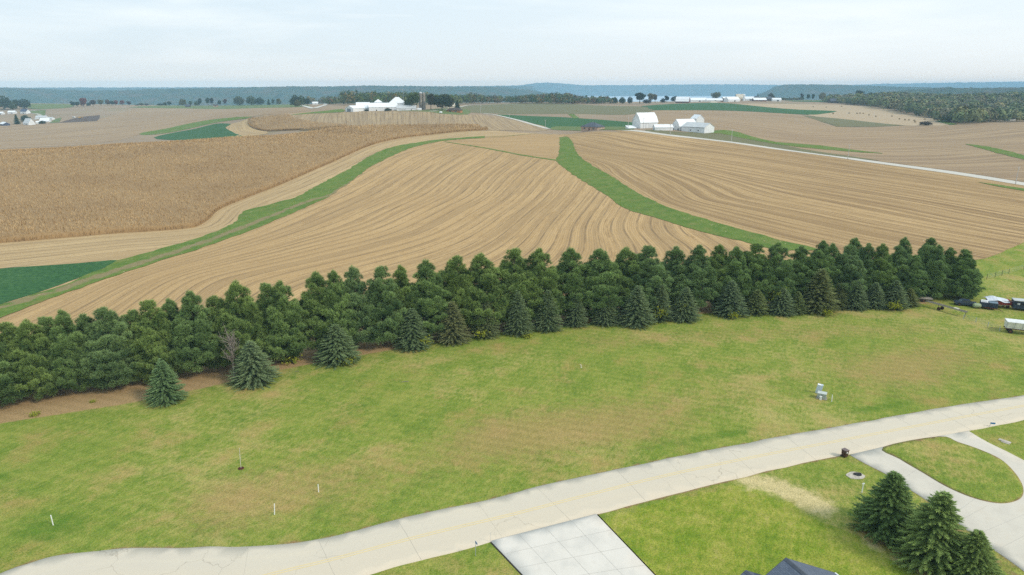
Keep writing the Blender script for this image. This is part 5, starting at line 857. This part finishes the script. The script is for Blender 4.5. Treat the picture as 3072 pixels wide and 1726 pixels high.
# ---------- foreground house ----------
m = Mat('blue_grey_shingles', .9, .2); ov = m.sep(m.obj()); br = m.n('ShaderNodeTexBrick'); br.inputs['Scale'].default_value = 1.0; br.inputs['Brick Width'].default_value = .32; br.inputs['Row Height'].default_value = .155; br.inputs['Mortar Size'].default_value = .012; br.offset = .5
m.put(br.inputs['Vector'], m.comb(ov[0], m.math('MULTIPLY', ov[2], 1.95), 0.0)); m.put(br.inputs['Color1'], (.085, .105, .15)); m.put(br.inputs['Color2'], (.13, .155, .20)); m.put(br.inputs['Mortar'], (.04, .05, .07))
m.col(m.mix(m.math('MULTIPLY', m.noise(14, 3, m.obj()), .5), br.outputs[0], (.17, .20, .25))); SHING = m.m
def at_z(nx, ny, z): u, fw, dn = ray(nx, ny); t = (HCAM-z)/dn; return np.array([u*t, fw*t])
def gable_house(name, label, apex, tail, zr, hw, drop, length):
    A = at_z(*apex, zr); B = at_z(*tail, zr); d = (B-A)/np.linalg.norm(B-A); yaw = math.atan2(d[1], d[0]); root = thing(name, label, 'house', (A[0], A[1], 0), yaw); e = zr-drop; s = drop/hw
    MB().prism([(hw-.45, -.3), (-hw+.45, -.3), (-hw+.45, e+.45*s-.12), (0, zr-.12), (hw-.45, e+.45*s-.12)], .4, length-.4).build('wall', BEIGE, root)
    for q in (-1, 1): rf = MB().prism([(0, zr), (q*hw, e), (q*hw, e-.14), (0, zr-.14)], 0, length).build('roof', SHING, root); MB().box((length/2, q*(hw+.06), e-.06), (length, .12, .14)).build('gutter', WHITER, rf); MB().prism([(0, zr+.005), (q*hw, e+.005), (q*hw, e-.2), (0, zr-.2)], -.07, -.002).build('rake_trim', TRIM, rf)
    MB().prism([(-.22, zr-.08), (0, zr+.05), (.22, zr-.08)], -.02, length).build('ridge_cap', DARKR, root); MB().box((.36, 0, 1.4), (.08, 1.4, 1.2)).build('window', GLASSM, root); return root
gable_house('house', 'house with blue-grey shingled gable roof at the bottom of the view', (2358, 1675), (2421, 1727), 6.5, 6.3, 3.5, 13)
gable_house('garage', 'lower blue-grey shingled gable just left of the larger house roof', (2238, 1712), (2290, 1757), 5.0, 3.4, 2.0, 9)
# ---------- street furniture and small things ----------
WPVC = plain('white_pvc', (.80, .81, .80), .5, .4, .05, 4); BINM = plain('brown_plastic', (.060, .030, .022), .5, .4, .15, 4); BLACKP = plain('black_rubber', (.02, .02, .02), .7, .3, .2, 4); GALV = plain('galvanised_steel', (.38, .42, .46), .45, .5, .12, 4); SIGNB = plain('blue_sign_face', (.03, .16, .36), .5, .4, .06, 4)
X, Y = hit([(2533, 1372)])[0]; root = thing('trash_bin', 'brown wheeled trash bin at the kerb beside the curved driveway', 'trash bin', (X, Y, .05), R(28))
MB().box((0, 0, .54), (.52, .58, .92), taper=1.18).build('body', BINM, root, bevel=.02); lid = MB().box((0, 0, 1.035), (.66, .76, .07)).box((0, -.30, 1.06), (.5, .14, .07)).build('lid', plain('brown_lid', (.16, .11, .10), .4, .5, .1, 4), root, bevel=.015); MB().tube((-.26, .40, 1.0), (.26, .40, 1.0), .022, .022, 6).build('handle', BINM, root)
for q in (-1, 1): w_ = MB().tube((q*.24, .26, .14), (q*.31, .26, .14), .14, .14, 12).build('wheel', BLACKP, root)
MB().box((-.06, -.345, .76), (.2, .02, .17)).build('sticker', WPVC, root)
gS = 'white marker stakes in the lawn'
for k, (bx, by, tx, ty, lab) in enumerate([(160, 1576, 152, 1546, 'thick white stake leaning in the lawn at the far left by the road'), (823, 1545, 823, 1512, 'white stake beside the worn patch in the lawn'), (956, 1477, 954, 1454, 'white stake furthest up the lawn below the sapling'), (2495, 1206, 2497.5, 1185, 'white stake next to the grey utility cabinet')]):
    a = hit([(bx, by)])[0]; z, X = zat(tx, ty, a[1]); b_ = MB().tube((0, 0, -.2), (X-a[0], 0, z), .055, .055, 8); tag(b_.build('marker_stake', WPVC, None, (a[0], a[1], 0)), lab, 'stake', gS)
a = hit([(2585, 1479)])[0]; z, X = zat(2591, 1450, a[1]); root = thing('standpipe', 'white standpipe with a cross cap beside the dark fir', 'pipe', (a[0], a[1], 0)); MB().tube((0, 0, -.2), (X-a[0], 0, z), .06, .06, 8).build('pipe', WPVC, root); MB().tube((X-a[0]-.16, 0, z-.1), (X-a[0]+.14, 0, z-.02), .05, .05, 6).build('cap', WPVC, root)
a = hit([(2722, 1493)])[0]; tag(MB().lathe([(.13, -.1), (.13, .16), (.10, .24), (.03, .27)], (0, 0, 0), 12).build('capped_pipe', WPVC, None, (a[0], a[1], .03)), 'small white pipe cap in the grass between the two larger firs', 'pipe cap')
a = hit([(723, 1406)])[0]; root = thing('sapling', 'thin pale bare sapling in a ring of dark mulch', 'tree', (a[0], a[1], 0)); z, X = zat(718, 1345, a[1]); m_ = MB().path([(0, 0, -.1), ((X-a[0])*.4, 0, z*.5), ((X-a[0]), .03, z)], .034, 5); rg = np.random.default_rng(2)
for k in range(9): s = rg.uniform(.35, .95); m_.tube(((X-a[0])*s, 0, z*s), ((X-a[0])*s+rg.normal(0, .13), rg.normal(0, .13), z*s+.30), .010, .004, 3)
m_.build('trunk', plain('pale_bark', (.62, .58, .50), .9), root); MB().lathe([(.42, -.05), (.37, .05), (.15, .10), (.02, .11)], (0, 0, 0), 14).build('mulch_ring', plain('dark_mulch', (.085, .030, .022), .95, .1, .4, 9), root)
# utility cabinet group
UGREY = plain('cabinet_green_grey', (.36, .40, .36), .55, .4, .1, 3); UBLUE = plain('pale_blue_plastic', (.56, .64, .72), .5, .4, .08, 3)
a = hit([(2469, 1199)])[0]; root = thing('transformer_cabinet', 'low grey-green transformer cabinet on a pad in the lawn', 'cabinet', (a[0], a[1]+.5, 0), R(-28)); MB().box((0, 0, .05), (1.5, 1.2, .14)).build('pad', CONC, root); MB().box((0, 0, .50), (1.25, .95, .76)).build('body', UGREY, root, bevel=.03); MB().box((0, -.03, .91), (1.32, 1.04, .08)).build('lid', plain('cabinet_lid', (.52, .56, .52), .55), root, bevel=.02); MB().box((0, -.49, .46), (.04, .03, .5)).build('latch', TRIM, root)
a = hit([(2459, 1187)])[0]; root = thing('pedestal', 'tall pale blue utility pedestal leaning behind the low cabinet', 'pedestal', (a[0], a[1]+.9, 0), R(-28)); t8 = Matrix.Rotation(R(9), 3, 'Y')
MB().box((.06, 0, .72), (.52, .45, 1.45), t8).build('body', UBLUE, root, bevel=.03); MB().box((.45, .05, .74), (.34, .42, 1.55), t8).build('side_box', UBLUE, root, bevel=.03); MB().box((.20, 0, 1.47), (.56, .5, .10), t8).build('cap', WPVC, root, bevel=.02)
a = hit([(2461, 1198)])[0]; root = thing('meter_box', 'small white box standing against the front of the low cabinet', 'box', (a[0]-.1, a[1]-.25, 0), R(-28)); MB().box((0, 0, .28), (.30, .24, .56)).build('body', WPVC, root, bevel=.02); MB().box((0, 0, .58), (.34, .28, .05)).build('lid', WPVC, root)
# storm drain and culvert slab
a = hit([(2570, 1428)])[0]; root = thing('storm_drain', 'concrete storm drain with a dark open mouth in the grass', 'drain', (a[0], a[1], .03), R(15)); rg = np.random.default_rng(8); n = 14
ring = [(1.05*math.cos(t)*(1+.10*rg.normal())-.25*(math.cos(t) < -.6), .80*math.sin(t)*(1+.08*rg.normal())) for t in np.linspace(0, 2*math.pi, n, endpoint=False)]; inn = [(.22+(.58+.10*math.sin(3*t))*math.cos(t), .12+.46*math.sin(t)) for t in np.linspace(0, 2*math.pi, n, endpoint=False)]
MB().add([(x, y, .06) for x, y in ring]+[(x, y, .10) for x, y in inn]+[(x, y, -.25) for x, y in inn]+[(x, y, -.25) for x, y in ring], [(i, (i+1) % n, n+(i+1) % n, n+i) for i in range(n)]+[(n+i, n+(i+1) % n, 2*n+(i+1) % n, 2*n+i) for i in range(n)]+[(3*n+i, 3*n+(i+1) % n, (i+1) % n, i) for i in range(n)]).build('apron', plain('worn_concrete', (.50, .45, .38), .9, .1, .25, 3), root)
MB().add([(x*.98+.005, y*.98, .02) for x, y in inn], [tuple(range(n))]).build('opening', DARKM, root); gmb = MB()
for k in (-2, -1, 0, 1, 2): gmb.tube((.25+k*.13, -.16, .07), (.25+k*.13, .42, .07), .02, .02, 4)
gmb.build('grate', TRIM, root)
a, b2 = hit([(2996, 1319), (3032, 1331)]); d = b2-a; tag(MB().box((0, 0, .03), (np.linalg.norm(d), .55, .16)).box((.2, -.42, .0), (np.linalg.norm(d)*.7, .22, .10)).build('culvert_slab', MATS['worn_concrete'], None, ((a[0]+b2[0])/2, (a[1]+b2[1])/2, .02), bevel=.03), 'pale concrete culvert slab lying in the grass past the driveway', 'concrete slab'); bpy.data.objects['culvert_slab'].rotation_euler = (0, 0, math.atan2(d[1], d[0]))
# signs
def sign(px, base, top, label, yaw, w, h):
    a = hit([(px, base)])[0]; hgt = zat(px, top, a[1])[0]; root = thing('address_sign', label, 'sign', (a[0], a[1], 0), R(yaw)); MB().tube((0, 0, -.2), (0, 0, hgt), .03, .03, 6).build('post', GALV, root); p_ = MB().box((w/2, 0, hgt-h/2), (w, .03, h)).build('panel', SIGNB, root)
    nb = MB()
    for k in range(4): nb.box((w*(.22+.19*k), -.02, hgt-h/2), (w*.07, .012, h*.5))
    return root
sign(1427, 1668, 1623, 'thin blue address sign turned edge-on at the new driveway corner', -62, .45, .22); sign(2969, 1281, 1267.5, 'small blue address sign beyond the curved driveway', -12, .62, .24)
a = hit([(1471, 1627)])[0]; tag(MB().tube((0, 0, -.1), (0, 0, 1.1), .016, .012, 5).tube((-.05, 0, 1.02), (.05, 0, 1.1), .012, .012, 4).build('survey_rod', GALV, None, (a[0], a[1], .05)), 'thin metal survey rod at the corner of the new driveway', 'rod')
a = hit([(1743, 1103)])[0]; root = thing('pipe_stub', 'small cream curved pipe stub alone in the middle of the lawn', 'pipe', (a[0], a[1], 0)); MB().path([(.06, 0, -.1), (.05, 0, .25), (0, 0, .42), (-.10, 0, .52), (-.2, 0, .50)], .07, 7).build('pipe', CREAM, root); MB().lathe([(.15, -.02), (.15, .04)], (.05, 0, 0), 10).build('collar', CREAM, root)
a = hit([(1214, 1147)])[0]; tag(MB().path([(-.55, -.1, .05), (0, .02, .09), (.3, .12, .12), (.62, .10, .06)], .04, 5).build('fallen_branch', DEADWOOD, None, (a[0], a[1], 0)), 'pale broken branch lying on the open lawn', 'branch')
a = hit([(890, 1117)])[0]; tag(MB().path([(-.3, 0, .04), (.1, .15, .08), (.35, .2, .05)], .03, 5).build('fallen_branch', DEADWOOD, None, (a[0], a[1], 0)), 'short twig on the pine litter by the broad spruce', 'branch')
# ---------- machinery at the end of the windbreak ----------
RUST = plain('rusty_steel', (.14, .06, .035), .9, .2, .35, 4); REDP = plain('faded_red_paint', (.30, .05, .035), .8, .3, .3, 3); TARP = plain('silver_tarp', (.60, .64, .70), .4, .4, .12, 2); NAVY = plain('dark_blue_paint', (.03, .045, .075), .5, .4, .25, 2); BOARD = plain('grey_boards', (.36, .33, .28), .9, .1, .25, 3)
def wheel(x, y, r, root, w=.22): wh = MB().tube((x, y-w/2, r), (x, y+w/2, r), r, r, 14).build('wheel', BLACKP, root); MB().tube((x, y-w/2-.01, r), (x, y+w/2+.01, r), r*.5, r*.5, 10).build('rim', RUST, wh)
def rig(name, label, cat, px, yaw, off=(0, 0)):
    a = hit([px])[0]; o_ = rot2(R(yaw), *off); return thing(name, label, cat, (a[0]+o_[0], a[1]+o_[1], 0), R(yaw))
root = rig('grain_wagon', 'white-sided grain wagon on a rusty frame at the right edge', 'wagon', (3014, 1000), -24, (2.7, 1.2)); MB().prism([(-.75, .95), (.75, .95), (1.25, 2.35), (-1.25, 2.35)], -2.6, 2.6).build('hopper', plain('white_wagon_panel', (.76, .77, .76), .6, .3, .15, 2), root)
rb_ = MB()
for x in (-2.55, -1.3, 0, 1.3, 2.55): rb_.add([(x-.05, -.80, .93), (x+.05, -.80, .93), (x+.05, -1.31, 2.38), (x-.05, -1.31, 2.38), (x-.05, -.72, .93), (x+.05, -.72, .93), (x+.05, -1.23, 2.38), (x-.05, -1.23, 2.38)], [(0, 1, 2, 3), (7, 6, 5, 4), (0, 4, 5, 1), (1, 5, 6, 2), (2, 6, 7, 3), (3, 7, 4, 0)])
rb_.build('rib', GREYR, root); MB().box((0, -.5, .82), (5.4, .14, .22)).box((0, .5, .82), (5.4, .14, .22)).box((-1.8, 0, .72), (.15, 1.9, .15)).box((1.8, 0, .72), (.15, 1.9, .15)).build('chassis', RUST, root); MB().tube((-2.6, 0, .6), (-4.9, 0, .45), .06, .05, 6).build('drawbar', RUST, root)
for x in (-1.8, 1.8):
    for y in (-.95, .95): wheel(x, y, .42, root)
root = rig('horse_trailer', 'dark livestock trailer with pale roof at the right edge', 'trailer', (3037, 931), -22, (2.6, 1.0)); MB().box((0, 0, 1.25), (5.2, 2.0, 1.7)).build('body', NAVY, root, bevel=.06); MB().box((0, 0, 2.16), (5.3, 2.1, .16)).build('roof', GREYR, root, bevel=.05); MB().box((0, -1.02, 1.55), (4.6, .05, .28)).build('slat', DARKM, root); MB().box((-1.7, -1.03, 1.5), (.5, .05, .34)).build('hatch', GREYR, root); MB().box((.5, -1.1, .62), (2.2, .3, .1)).build('fender', GALV, root)
for x in (0, 1.0):
    for y in (-.98, .98): wheel(x, y, .36, root)
root = rig('farm_wagon', 'red box wagon with loose silver tarp at the windbreak end', 'wagon', (2980, 925), -8, (1.5, 1.2)); MB().box((0, 0, 1.15), (4.4, 2.0, .95)).build('box', REDP, root); MB().box((0, -1.03, 1.62), (4.5, .08, .1)).box((0, -1.03, .72), (4.5, .08, .1)).build('rail', BOARD, root)
tv = np.array([[(x, y, 1.85+.55*math.exp(-((x+1.4)/1.6)**2)-.35*abs(y)**1.6+.08*math.sin(3*x+2*y)) for y in np.linspace(-1.35, 1.35, 7)] for x in np.linspace(-2.9, 1.5, 10)]).reshape(-1, 3); tq = [(i*7+j, i*7+j+1, (i+1)*7+j+1, (i+1)*7+j) for i in range(9) for j in range(6)]; to = MB().add(tv, tq).build('tarp', TARP, root); sm = to.modifiers.new('thick', 'SOLIDIFY'); sm.thickness = .03
for x in (-1.5, 1.5):
    for y in (-.8, .8): wheel(x, y, .36, root)
root = rig('box_cart', 'dark blue box cart with a white window frame leaning on it', 'cart', (2968, 930), -30, (-.2, .9)); MB().box((0, 0, .95), (3.2, 1.7, 1.0)).build('box', NAVY, root, bevel=.03); MB().box((.75, 0, 1.52), (1.6, 1.6, .14)).build('lid', plain('dull_blue_lid', (.17, .24, .30), .6), root, bevel=.02)
wf = MB().box((-.85, -.35, 1.55), (1.25, .08, .9), Matrix.Rotation(R(-52), 3, 'X')).build('window_frame', WPVC, root); MB().box((-.85, -.38, 1.58), (.9, .08, .55), Matrix.Rotation(R(-52), 3, 'X')).build('pane', GREYR, wf); MB().box((.5, -1.05, .45), (2.8, .12, .12)).tube((1.6, -1, .45), (2.6, -1.5, .1), .05, .05, 5).build('drawbar', RUST, root)
for y in (-.9, .9): wheel(0, y, .38, root)
a = hit([(2948, 926)])[0]; tag(MB().lathe([(.22, 0), (.28, .62), (.30, .64)], (0, 0, 0), 14).build('bucket', plain('yellow_plastic', (.62, .46, .03), .5), None, (a[0]+.2, a[1]+.8, .35)), 'yellow bucket standing among the scrap beside the blue cart', 'bucket')
root = rig('water_tank', 'pale green water tank among the dark scrap', 'tank', (2929, 925), -10); b = MB().lathe([(.05, -.8), (.42, -.72), (.5, -.5), (.5, .5), (.42, .72), (.05, .8)], (0, 0, 0), 14); b.v = [(z, x, y+.62) for x, y, z in b.v]; b.build('vessel', plain('pale_green_plastic', (.30, .36, .22), .6), root, smooth=True); MB().box((-.4, 0, .12), (.12, .8, .3)).box((.4, 0, .12), (.12, .8, .3)).build('cradle', RUST, root)
def old_car(px, yaw, label):
    root = rig('old_car', label, 'car', px, yaw, (1.5, .8)); MB().prism([(-.82, .32), (.82, .32), (.84, .85), (-.84, .85)], -2.1, 2.1).build('body', NAVY, root, bevel=.05); MB().add([(-1.3, -.76, .84), (1.2, -.76, .84), (1.2, .76, .84), (-1.3, .76, .84), (-.75, -.62, 1.38), (.65, -.62, 1.38), (.65, .62, 1.38), (-.75, .62, 1.38)], [(3, 2, 1, 0), (4, 5, 6, 7), (0, 1, 5, 4), (1, 2, 6, 5), (2, 3, 7, 6), (3, 0, 4, 7)]).build('cabin', NAVY, root)
    MB().add([(-1.33, -.66, .92), (-1.33, .66, .92), (-.84, .56, 1.34), (-.84, -.56, 1.34), (-1.28, -.66, .90), (-1.28, .66, .90), (-.80, .56, 1.32), (-.80, -.56, 1.32)], [(0, 1, 2, 3), (7, 6, 5, 4), (0, 4, 5, 1), (1, 5, 6, 2), (2, 6, 7, 3), (3, 7, 4, 0)]).build('windscreen', plain('dull_car_glass', (.20, .26, .30), .2, .5), root); MB().box((0, -.74, 1.1), (1.5, .06, .36)).build('window', GLASSM, root)
    for x in (-1.3, 1.3):
        for y in (-.78, .78): wheel(x, y, .32, root, .18)
    for y in (-.55, .55): MB().box((-2.12, y, .62), (.06, .3, .16)).build('headlight', GREYR, root)
old_car((2874, 918), -20, 'dark old car parked nose out under the last pines'); old_car((2752, 890), -8, 'dark old car hidden in the gap behind the last front spruce')
a, b_ = hit([(2788, 921), (2886, 949)]); d = b_-a; Ld_ = np.linalg.norm(d); root = thing('hay_elevator', 'long grey hay elevator reaching out from under the pines', 'elevator', (a[0], a[1], 0), math.atan2(d[1], d[0])); MB().box((Ld_/2, -.3, 1.15), (Ld_+1.6, .09, .22)).box((Ld_/2, .3, 1.15), (Ld_+1.6, .09, .22)).build('rail', BOARD, root); MB().box((Ld_/2, 0, 1.08), (Ld_+1.5, .56, .05)).build('chute', RUST, root)
MB().tube((Ld_+.5, 0, 0), (Ld_+.65, 0, 1.1), .06, .05, 6).build('leg', TRIM, root); MB().tube((2.4, -.5, .35), (2.0, -.3, 1.1), .05, .05, 5).tube((2.4, .5, .35), (2.0, .3, 1.1), .05, .05, 5).build('undercarriage', RUST, root); MB().box((Ld_*.80, 0, 1.32), (.9, .6, .16)).build('motor_cover', CREAM, root)
for y in (-.6, .6): wheel(2.4, y, .36, root, .16)
root = rig('flat_trailer', 'flat trailer with grey boards in the shade beside the hay elevator', 'trailer', (2762, 905), -10, (.2, .5)); MB().box((0, 0, .75), (4.2, 1.9, .12)).build('deck', BOARD, root); MB().box((0, -.6, .62), (4.2, .1, .16)).box((0, .6, .62), (4.2, .1, .16)).build('chassis', RUST, root)
for y in (-.85, .85): wheel(.2, y, .34, root)
# wire fences
def fence(label, pts, h, mat):
    g = hit(pts); root = thing('wire_fence', label, 'fence', (g[0][0], g[0][1], 0)); o0 = g[0]; fine = []
    for a, b in zip(g[:-1], g[1:]): k = max(1, int(np.linalg.norm(b-a)/5)); fine += [a+(b-a)*i/k for i in range(k)]
    fine.append(g[-1]); W_ = MB(); z0 = height(np.array(fine)[:, 0], np.array(fine)[:, 1])
    for p, z in zip(fine, z0): q = p-o0; MB().tube((q[0], q[1], z-.3), (q[0], q[1], z+h), .06, .05, 6).build('post', mat, root)
    for hh in (.25, .5, .75, .95): W_.path([(*(p-o0), z+h*hh) for p, z in zip(fine, z0)], .012, 3)
    W_.build('wire', GALV, root)
fence('wire fence with dark posts crossing the right pasture', [(2960, 838), (2984.5, 833), (3005, 827), (3026, 822), (3071, 809), (3160, 786)], 1.35, plain('dark_post', (.06, .065, .05), .9)); fence('thin wire fence running from the hay elevator to the grain wagon', [(2890, 958), (2927, 968), (2963, 982), (2998, 994)], 1.1, GALV)
# things in the valley
X, Y = hit([(240, 356)])[0]; g = float(height(X, Y)); YEL = plain('digger_yellow', (.55, .32, .05), .6, .3, .15, 1); root = thing('excavator', 'yellow excavator on the dark building site', 'excavator', (X, Y, g), R(10)); MB().box((0, -1.1, .5), (3.6, .6, .9)).box((0, 1.1, .5), (3.6, .6, .9)).build('track', BLACKP, root); MB().box((-.4, 0, 1.6), (3.2, 2.4, 1.3)).build('body', YEL, root, bevel=.08); MB().box((.6, -.6, 2.5), (1.2, 1.1, 1.2)).build('cab', YEL, root, bevel=.05); MB().tube((1.2, .3, 1.9), (3.4, .3, 3.2), .28, .2, 6).tube((3.4, .3, 3.2), (4.4, .3, 1.0), .2, .16, 6).build('boom', YEL, root); MB().box((4.4, .3, .7), (.8, .9, .7)).build('bucket', YEL, root)
X, Y = hit([(222, 354)])[0]; g = float(height(X, Y)); root = thing('truck', 'small grey truck parked at the edge of the building site', 'truck', (X, Y, g), R(-15)); MB().box((-.8, 0, 1.5), (3.4, 2.0, 1.6)).build('bed', GREYR, root, bevel=.05); MB().box((1.7, 0, 1.3), (1.5, 1.9, 1.7), taper=.85).build('cab', WHITEW, root, bevel=.05); MB().box((2.1, 0, 1.75), (.5, 1.6, .6)).build('windscreen', GLASSM, root)
for x in (-1.6, 1.5):
    for y in (-.9, .9): wheel(x, y, .45, root)
def far_car(nx, ny, label, yaw):
    X, Y = hit([(nx, ny)])[0]; g = float(height(X, Y)); root = thing('parked_car', label, 'car', (X, Y, g), R(yaw)); MB().box((0, 0, .62), (4.3, 1.8, .7)).build('body', WHITEW, root, bevel=.1); MB().box((-.2, 0, 1.2), (2.4, 1.6, .6), taper=.82).build('cabin', GLASSM, root)
    for x in (-1.35, 1.35):
        for y in (-.85, .85): wheel(x, y, .33, root, .2)
far_car(100, 332.5, 'white car parked beside the valley farm lane', 5); far_car(2581, 300.5, 'white car beside the small white ridge house', 10); far_car(2588, 300.8, 'second white car by the small white ridge house, nearer the wood', -8)
X, Y = hit([(2166, 306)])[0]; g = float(height(X, Y)); root = thing('farm_wagon', 'rust-brown wagon in the yard beside the feed pile', 'wagon', (X, Y, g), R(12)); MB().box((0, 0, 1.4), (5, 2.2, 1.4)).build('box', RUST, root)
for x in (-1.6, 1.6):
    for y in (-.9, .9): wheel(x, y, .45, root)
# ---------- river and far hills ----------
Fw = np.array([(0, 1, 2, 3)]); V = np.array([(-2500, 3600, VALLEY+1.5), (6500, 3600, VALLEY+1.5), (9500, 9700, VALLEY+1.5), (-4000, 9700, VALLEY+1.5)], float)
tag(mobj('river', npmesh('river', V, Fw), WATER), 'pale wide river seen past the ridge farm', 'river', None, 'structure')
def bluff(name, label, line, foot, back, seed, step=9.0, rough=5.0, floor=VALLEY, mat=None, plateau=350.0, ravine=.16):
    """Wooded hillside: picture skyline points with their distance give the crest; the slope falls towards the camera."""
    cr = np.array([(zat(nx, ny, Y)[1], Y, zat(nx, ny, Y)[0]) for nx, ny, Y in line]); seg = np.r_[0, np.cumsum(np.linalg.norm(np.diff(cr[:, :2], axis=0), axis=1))]; s = np.arange(0, seg[-1], step); cr = np.stack([np.interp(s, seg, cr[:, i]) for i in range(3)], 1)
    nf = int(foot/step/1.6); off = np.r_[np.linspace(-foot, 0, nf), np.linspace(0, plateau, int(plateau/step/2.0)+1)[1:], plateau+back]
    t = np.gradient(cr[:, :2], axis=0); t /= np.linalg.norm(t, axis=1)[:, None]; k = 41; ker = np.ones(k)/k; t = np.stack([np.convolve(np.pad(t[:, i], k//2, 'edge'), ker, 'valid') for i in range(2)], 1); nr = np.stack([-t[:, 1], t[:, 0]], 1); nr *= np.sign(nr[:, 1:2])
    S, O = np.meshgrid(s, off, indexing='ij'); gul = vnoise(S*.0045, S*0+seed, seed)*.6+vnoise(S*.012, S*0+seed, seed+1)*.4
    X = cr[:, 0][:, None]+nr[:, 0][:, None]*(O+gul*foot*ravine*(O < 0)*(-O/foot)*3); Y = cr[:, 1][:, None]+nr[:, 1][:, None]*(O+gul*foot*ravine*(O < 0)*(-O/foot)*3)
    f = np.clip(-O/foot, 0, 1); H_ = cr[:, 2][:, None]-floor; Z = cr[:, 2][:, None]-H_*(f**1.25)+gul*H_*.12*np.sin(f*math.pi)-np.clip((O-plateau)/max(back, 1), 0, 1)*H_*1.05
    amp = rough*(O <= plateau)*np.clip((1-f)*12, 0.15, 1); Z = Z+amp*(vnoise(X/13, Y/13, seed+2)*.8+vnoise(X/6.5, Y/6.5, seed+3)*.5+vnoise(X/45, Y/45, seed+5)*.8)
    m_ = len(off); i = np.arange((len(s)-1)*m_).reshape(-1, m_)[:, :-1].ravel(); Vv = np.stack([X, Y, Z], -1).reshape(-1, 3)
    tag(mobj(name, npmesh(name, Vv, np.stack([i, i+m_, i+m_+1, i+1], 1)), mat or BLUFF), label, 'hills', None, 'structure')
bluff('hills', 'dark blue wooded bluff stretching behind the left fields', [(-700,262,3700),(-300,266,3750),(0,267,3800),(160,272,3900),(300,276,4000),(420,271,4000),(560,268,4050),(700,266,4050),(850,262,4100),(1000,262,4150),(1100,259,4200),(1180,260,4250),(1300,262,4300),(1420,262.5,4500),(1520,263,4900),(1610,275,5200),(1680,296,5400)], 430, 500, 71)
bluff('hills', 'paler plateau edge showing above the left bluff', [(-600,265,6200),(0,266,6200),(200,265,6200),(420,267,6300),(640,264.5,6300),(720,263.5,6300),(900,262,6400),(1100,262,6500),(1400,260,6800),(1600,260,7000)], 300, 900, 72, 22, 6)
bluff('hills', 'hazy pale bluff along the far river bank', [(1380,261.5,8800),(1500,258.5,8900),(1650,257.5,8900),(1800,257,8900),(1950,256.5,8950),(2050,255,8950),(2150,254.5,8950),(2250,255,8950),(2400,257,9000),(2600,262,9100)], 380, 500, 73, 14, 6)
bluff('hills', 'nearer bluff end dropping to the river behind the dairy farm', [(2270,292,4900),(2295,276,4850),(2320,262,4800),(2360,257,4800),(2420,255.5,4800),(2500,256,4800),(2600,258.5,4750),(2680,261,4700),(2760,264,4650),(2900,266,4600),(3200,268,4500),(3600,268,4400)], 420, 600, 74, 10, 5)
bluff('hills', 'rounded wooded hills behind the autumn wood', [(2600,285,3200),(2680,276,3150),(2760,270,3100),(2850,266,3000),(2960,268,2950),(3060,266,2900),(3300,268,2800),(3700,266,2700)], 420, 500, 75, 8, 5, ravine=.25)
bluff('hills', 'dark nearer hill shoulder above the wood at the right edge', [(2960,290,2450),(3010,283,2420),(3072,276,2400),(3200,272,2350),(3500,275,2300)], 300, 300, 76, 6, 4.5, ravine=.2)
bluff('hills', 'faint lone mound on the horizon', [(1480,262,9450),(1540,258.5,9000),(1570,255,9000),(1600,250.5,9000),(1640,248.5,9000),(1690,251,9000),(1740,255.5,9000),(1800,258.5,9000),(1880,262,9000)], 500, 800, 77, 30, 4)
bluff('hills', 'faintest pale ridge along the right horizon', [(2560,256,9300),(2700,252,9300),(2850,249,9300),(3000,247,9300),(3150,245,9300),(3600,244,9300)], 600, 400, 78, 40, 6)
bluff('hills', 'pale horizon plateau beyond the river', [(1300,260.5,9500),(1700,260,9500),(2100,259.5,9500),(2600,258.5,9500),(3100,257.5,9500),(3600,257,9500)], 600, 400, 79, 40, 6)
bluff('hills', 'pale horizon plateau far to the left', [(-900,264,8600),(0,264.5,8600),(500,263.5,8600),(1000,262,8700),(1400,261,9500)], 500, 400, 80, 35, 6)
# ---------- haze ----------
hb = MB().box((0, 4950, (VALLEY-2+104)/2), (24000, 10500, 104-(VALLEY-2)))
m = bpy.data.materials.new('haze_air'); m.use_nodes = True; m.node_tree.nodes.clear(); o_ = m.node_tree.nodes.new('ShaderNodeOutputMaterial'); pv = m.node_tree.nodes.new('ShaderNodeVolumePrincipled'); pv.inputs['Color'].default_value = (.44, .745, 1.0, 1); pv.inputs['Density'].default_value = HAZE; pv.inputs['Anisotropy'].default_value = -.3; m.node_tree.links.new(pv.outputs[0], o_.inputs['Volume'])
tag(hb.build('haze', m), 'thin blue autumn haze over the fields and bluffs', 'haze', None, 'stuff')
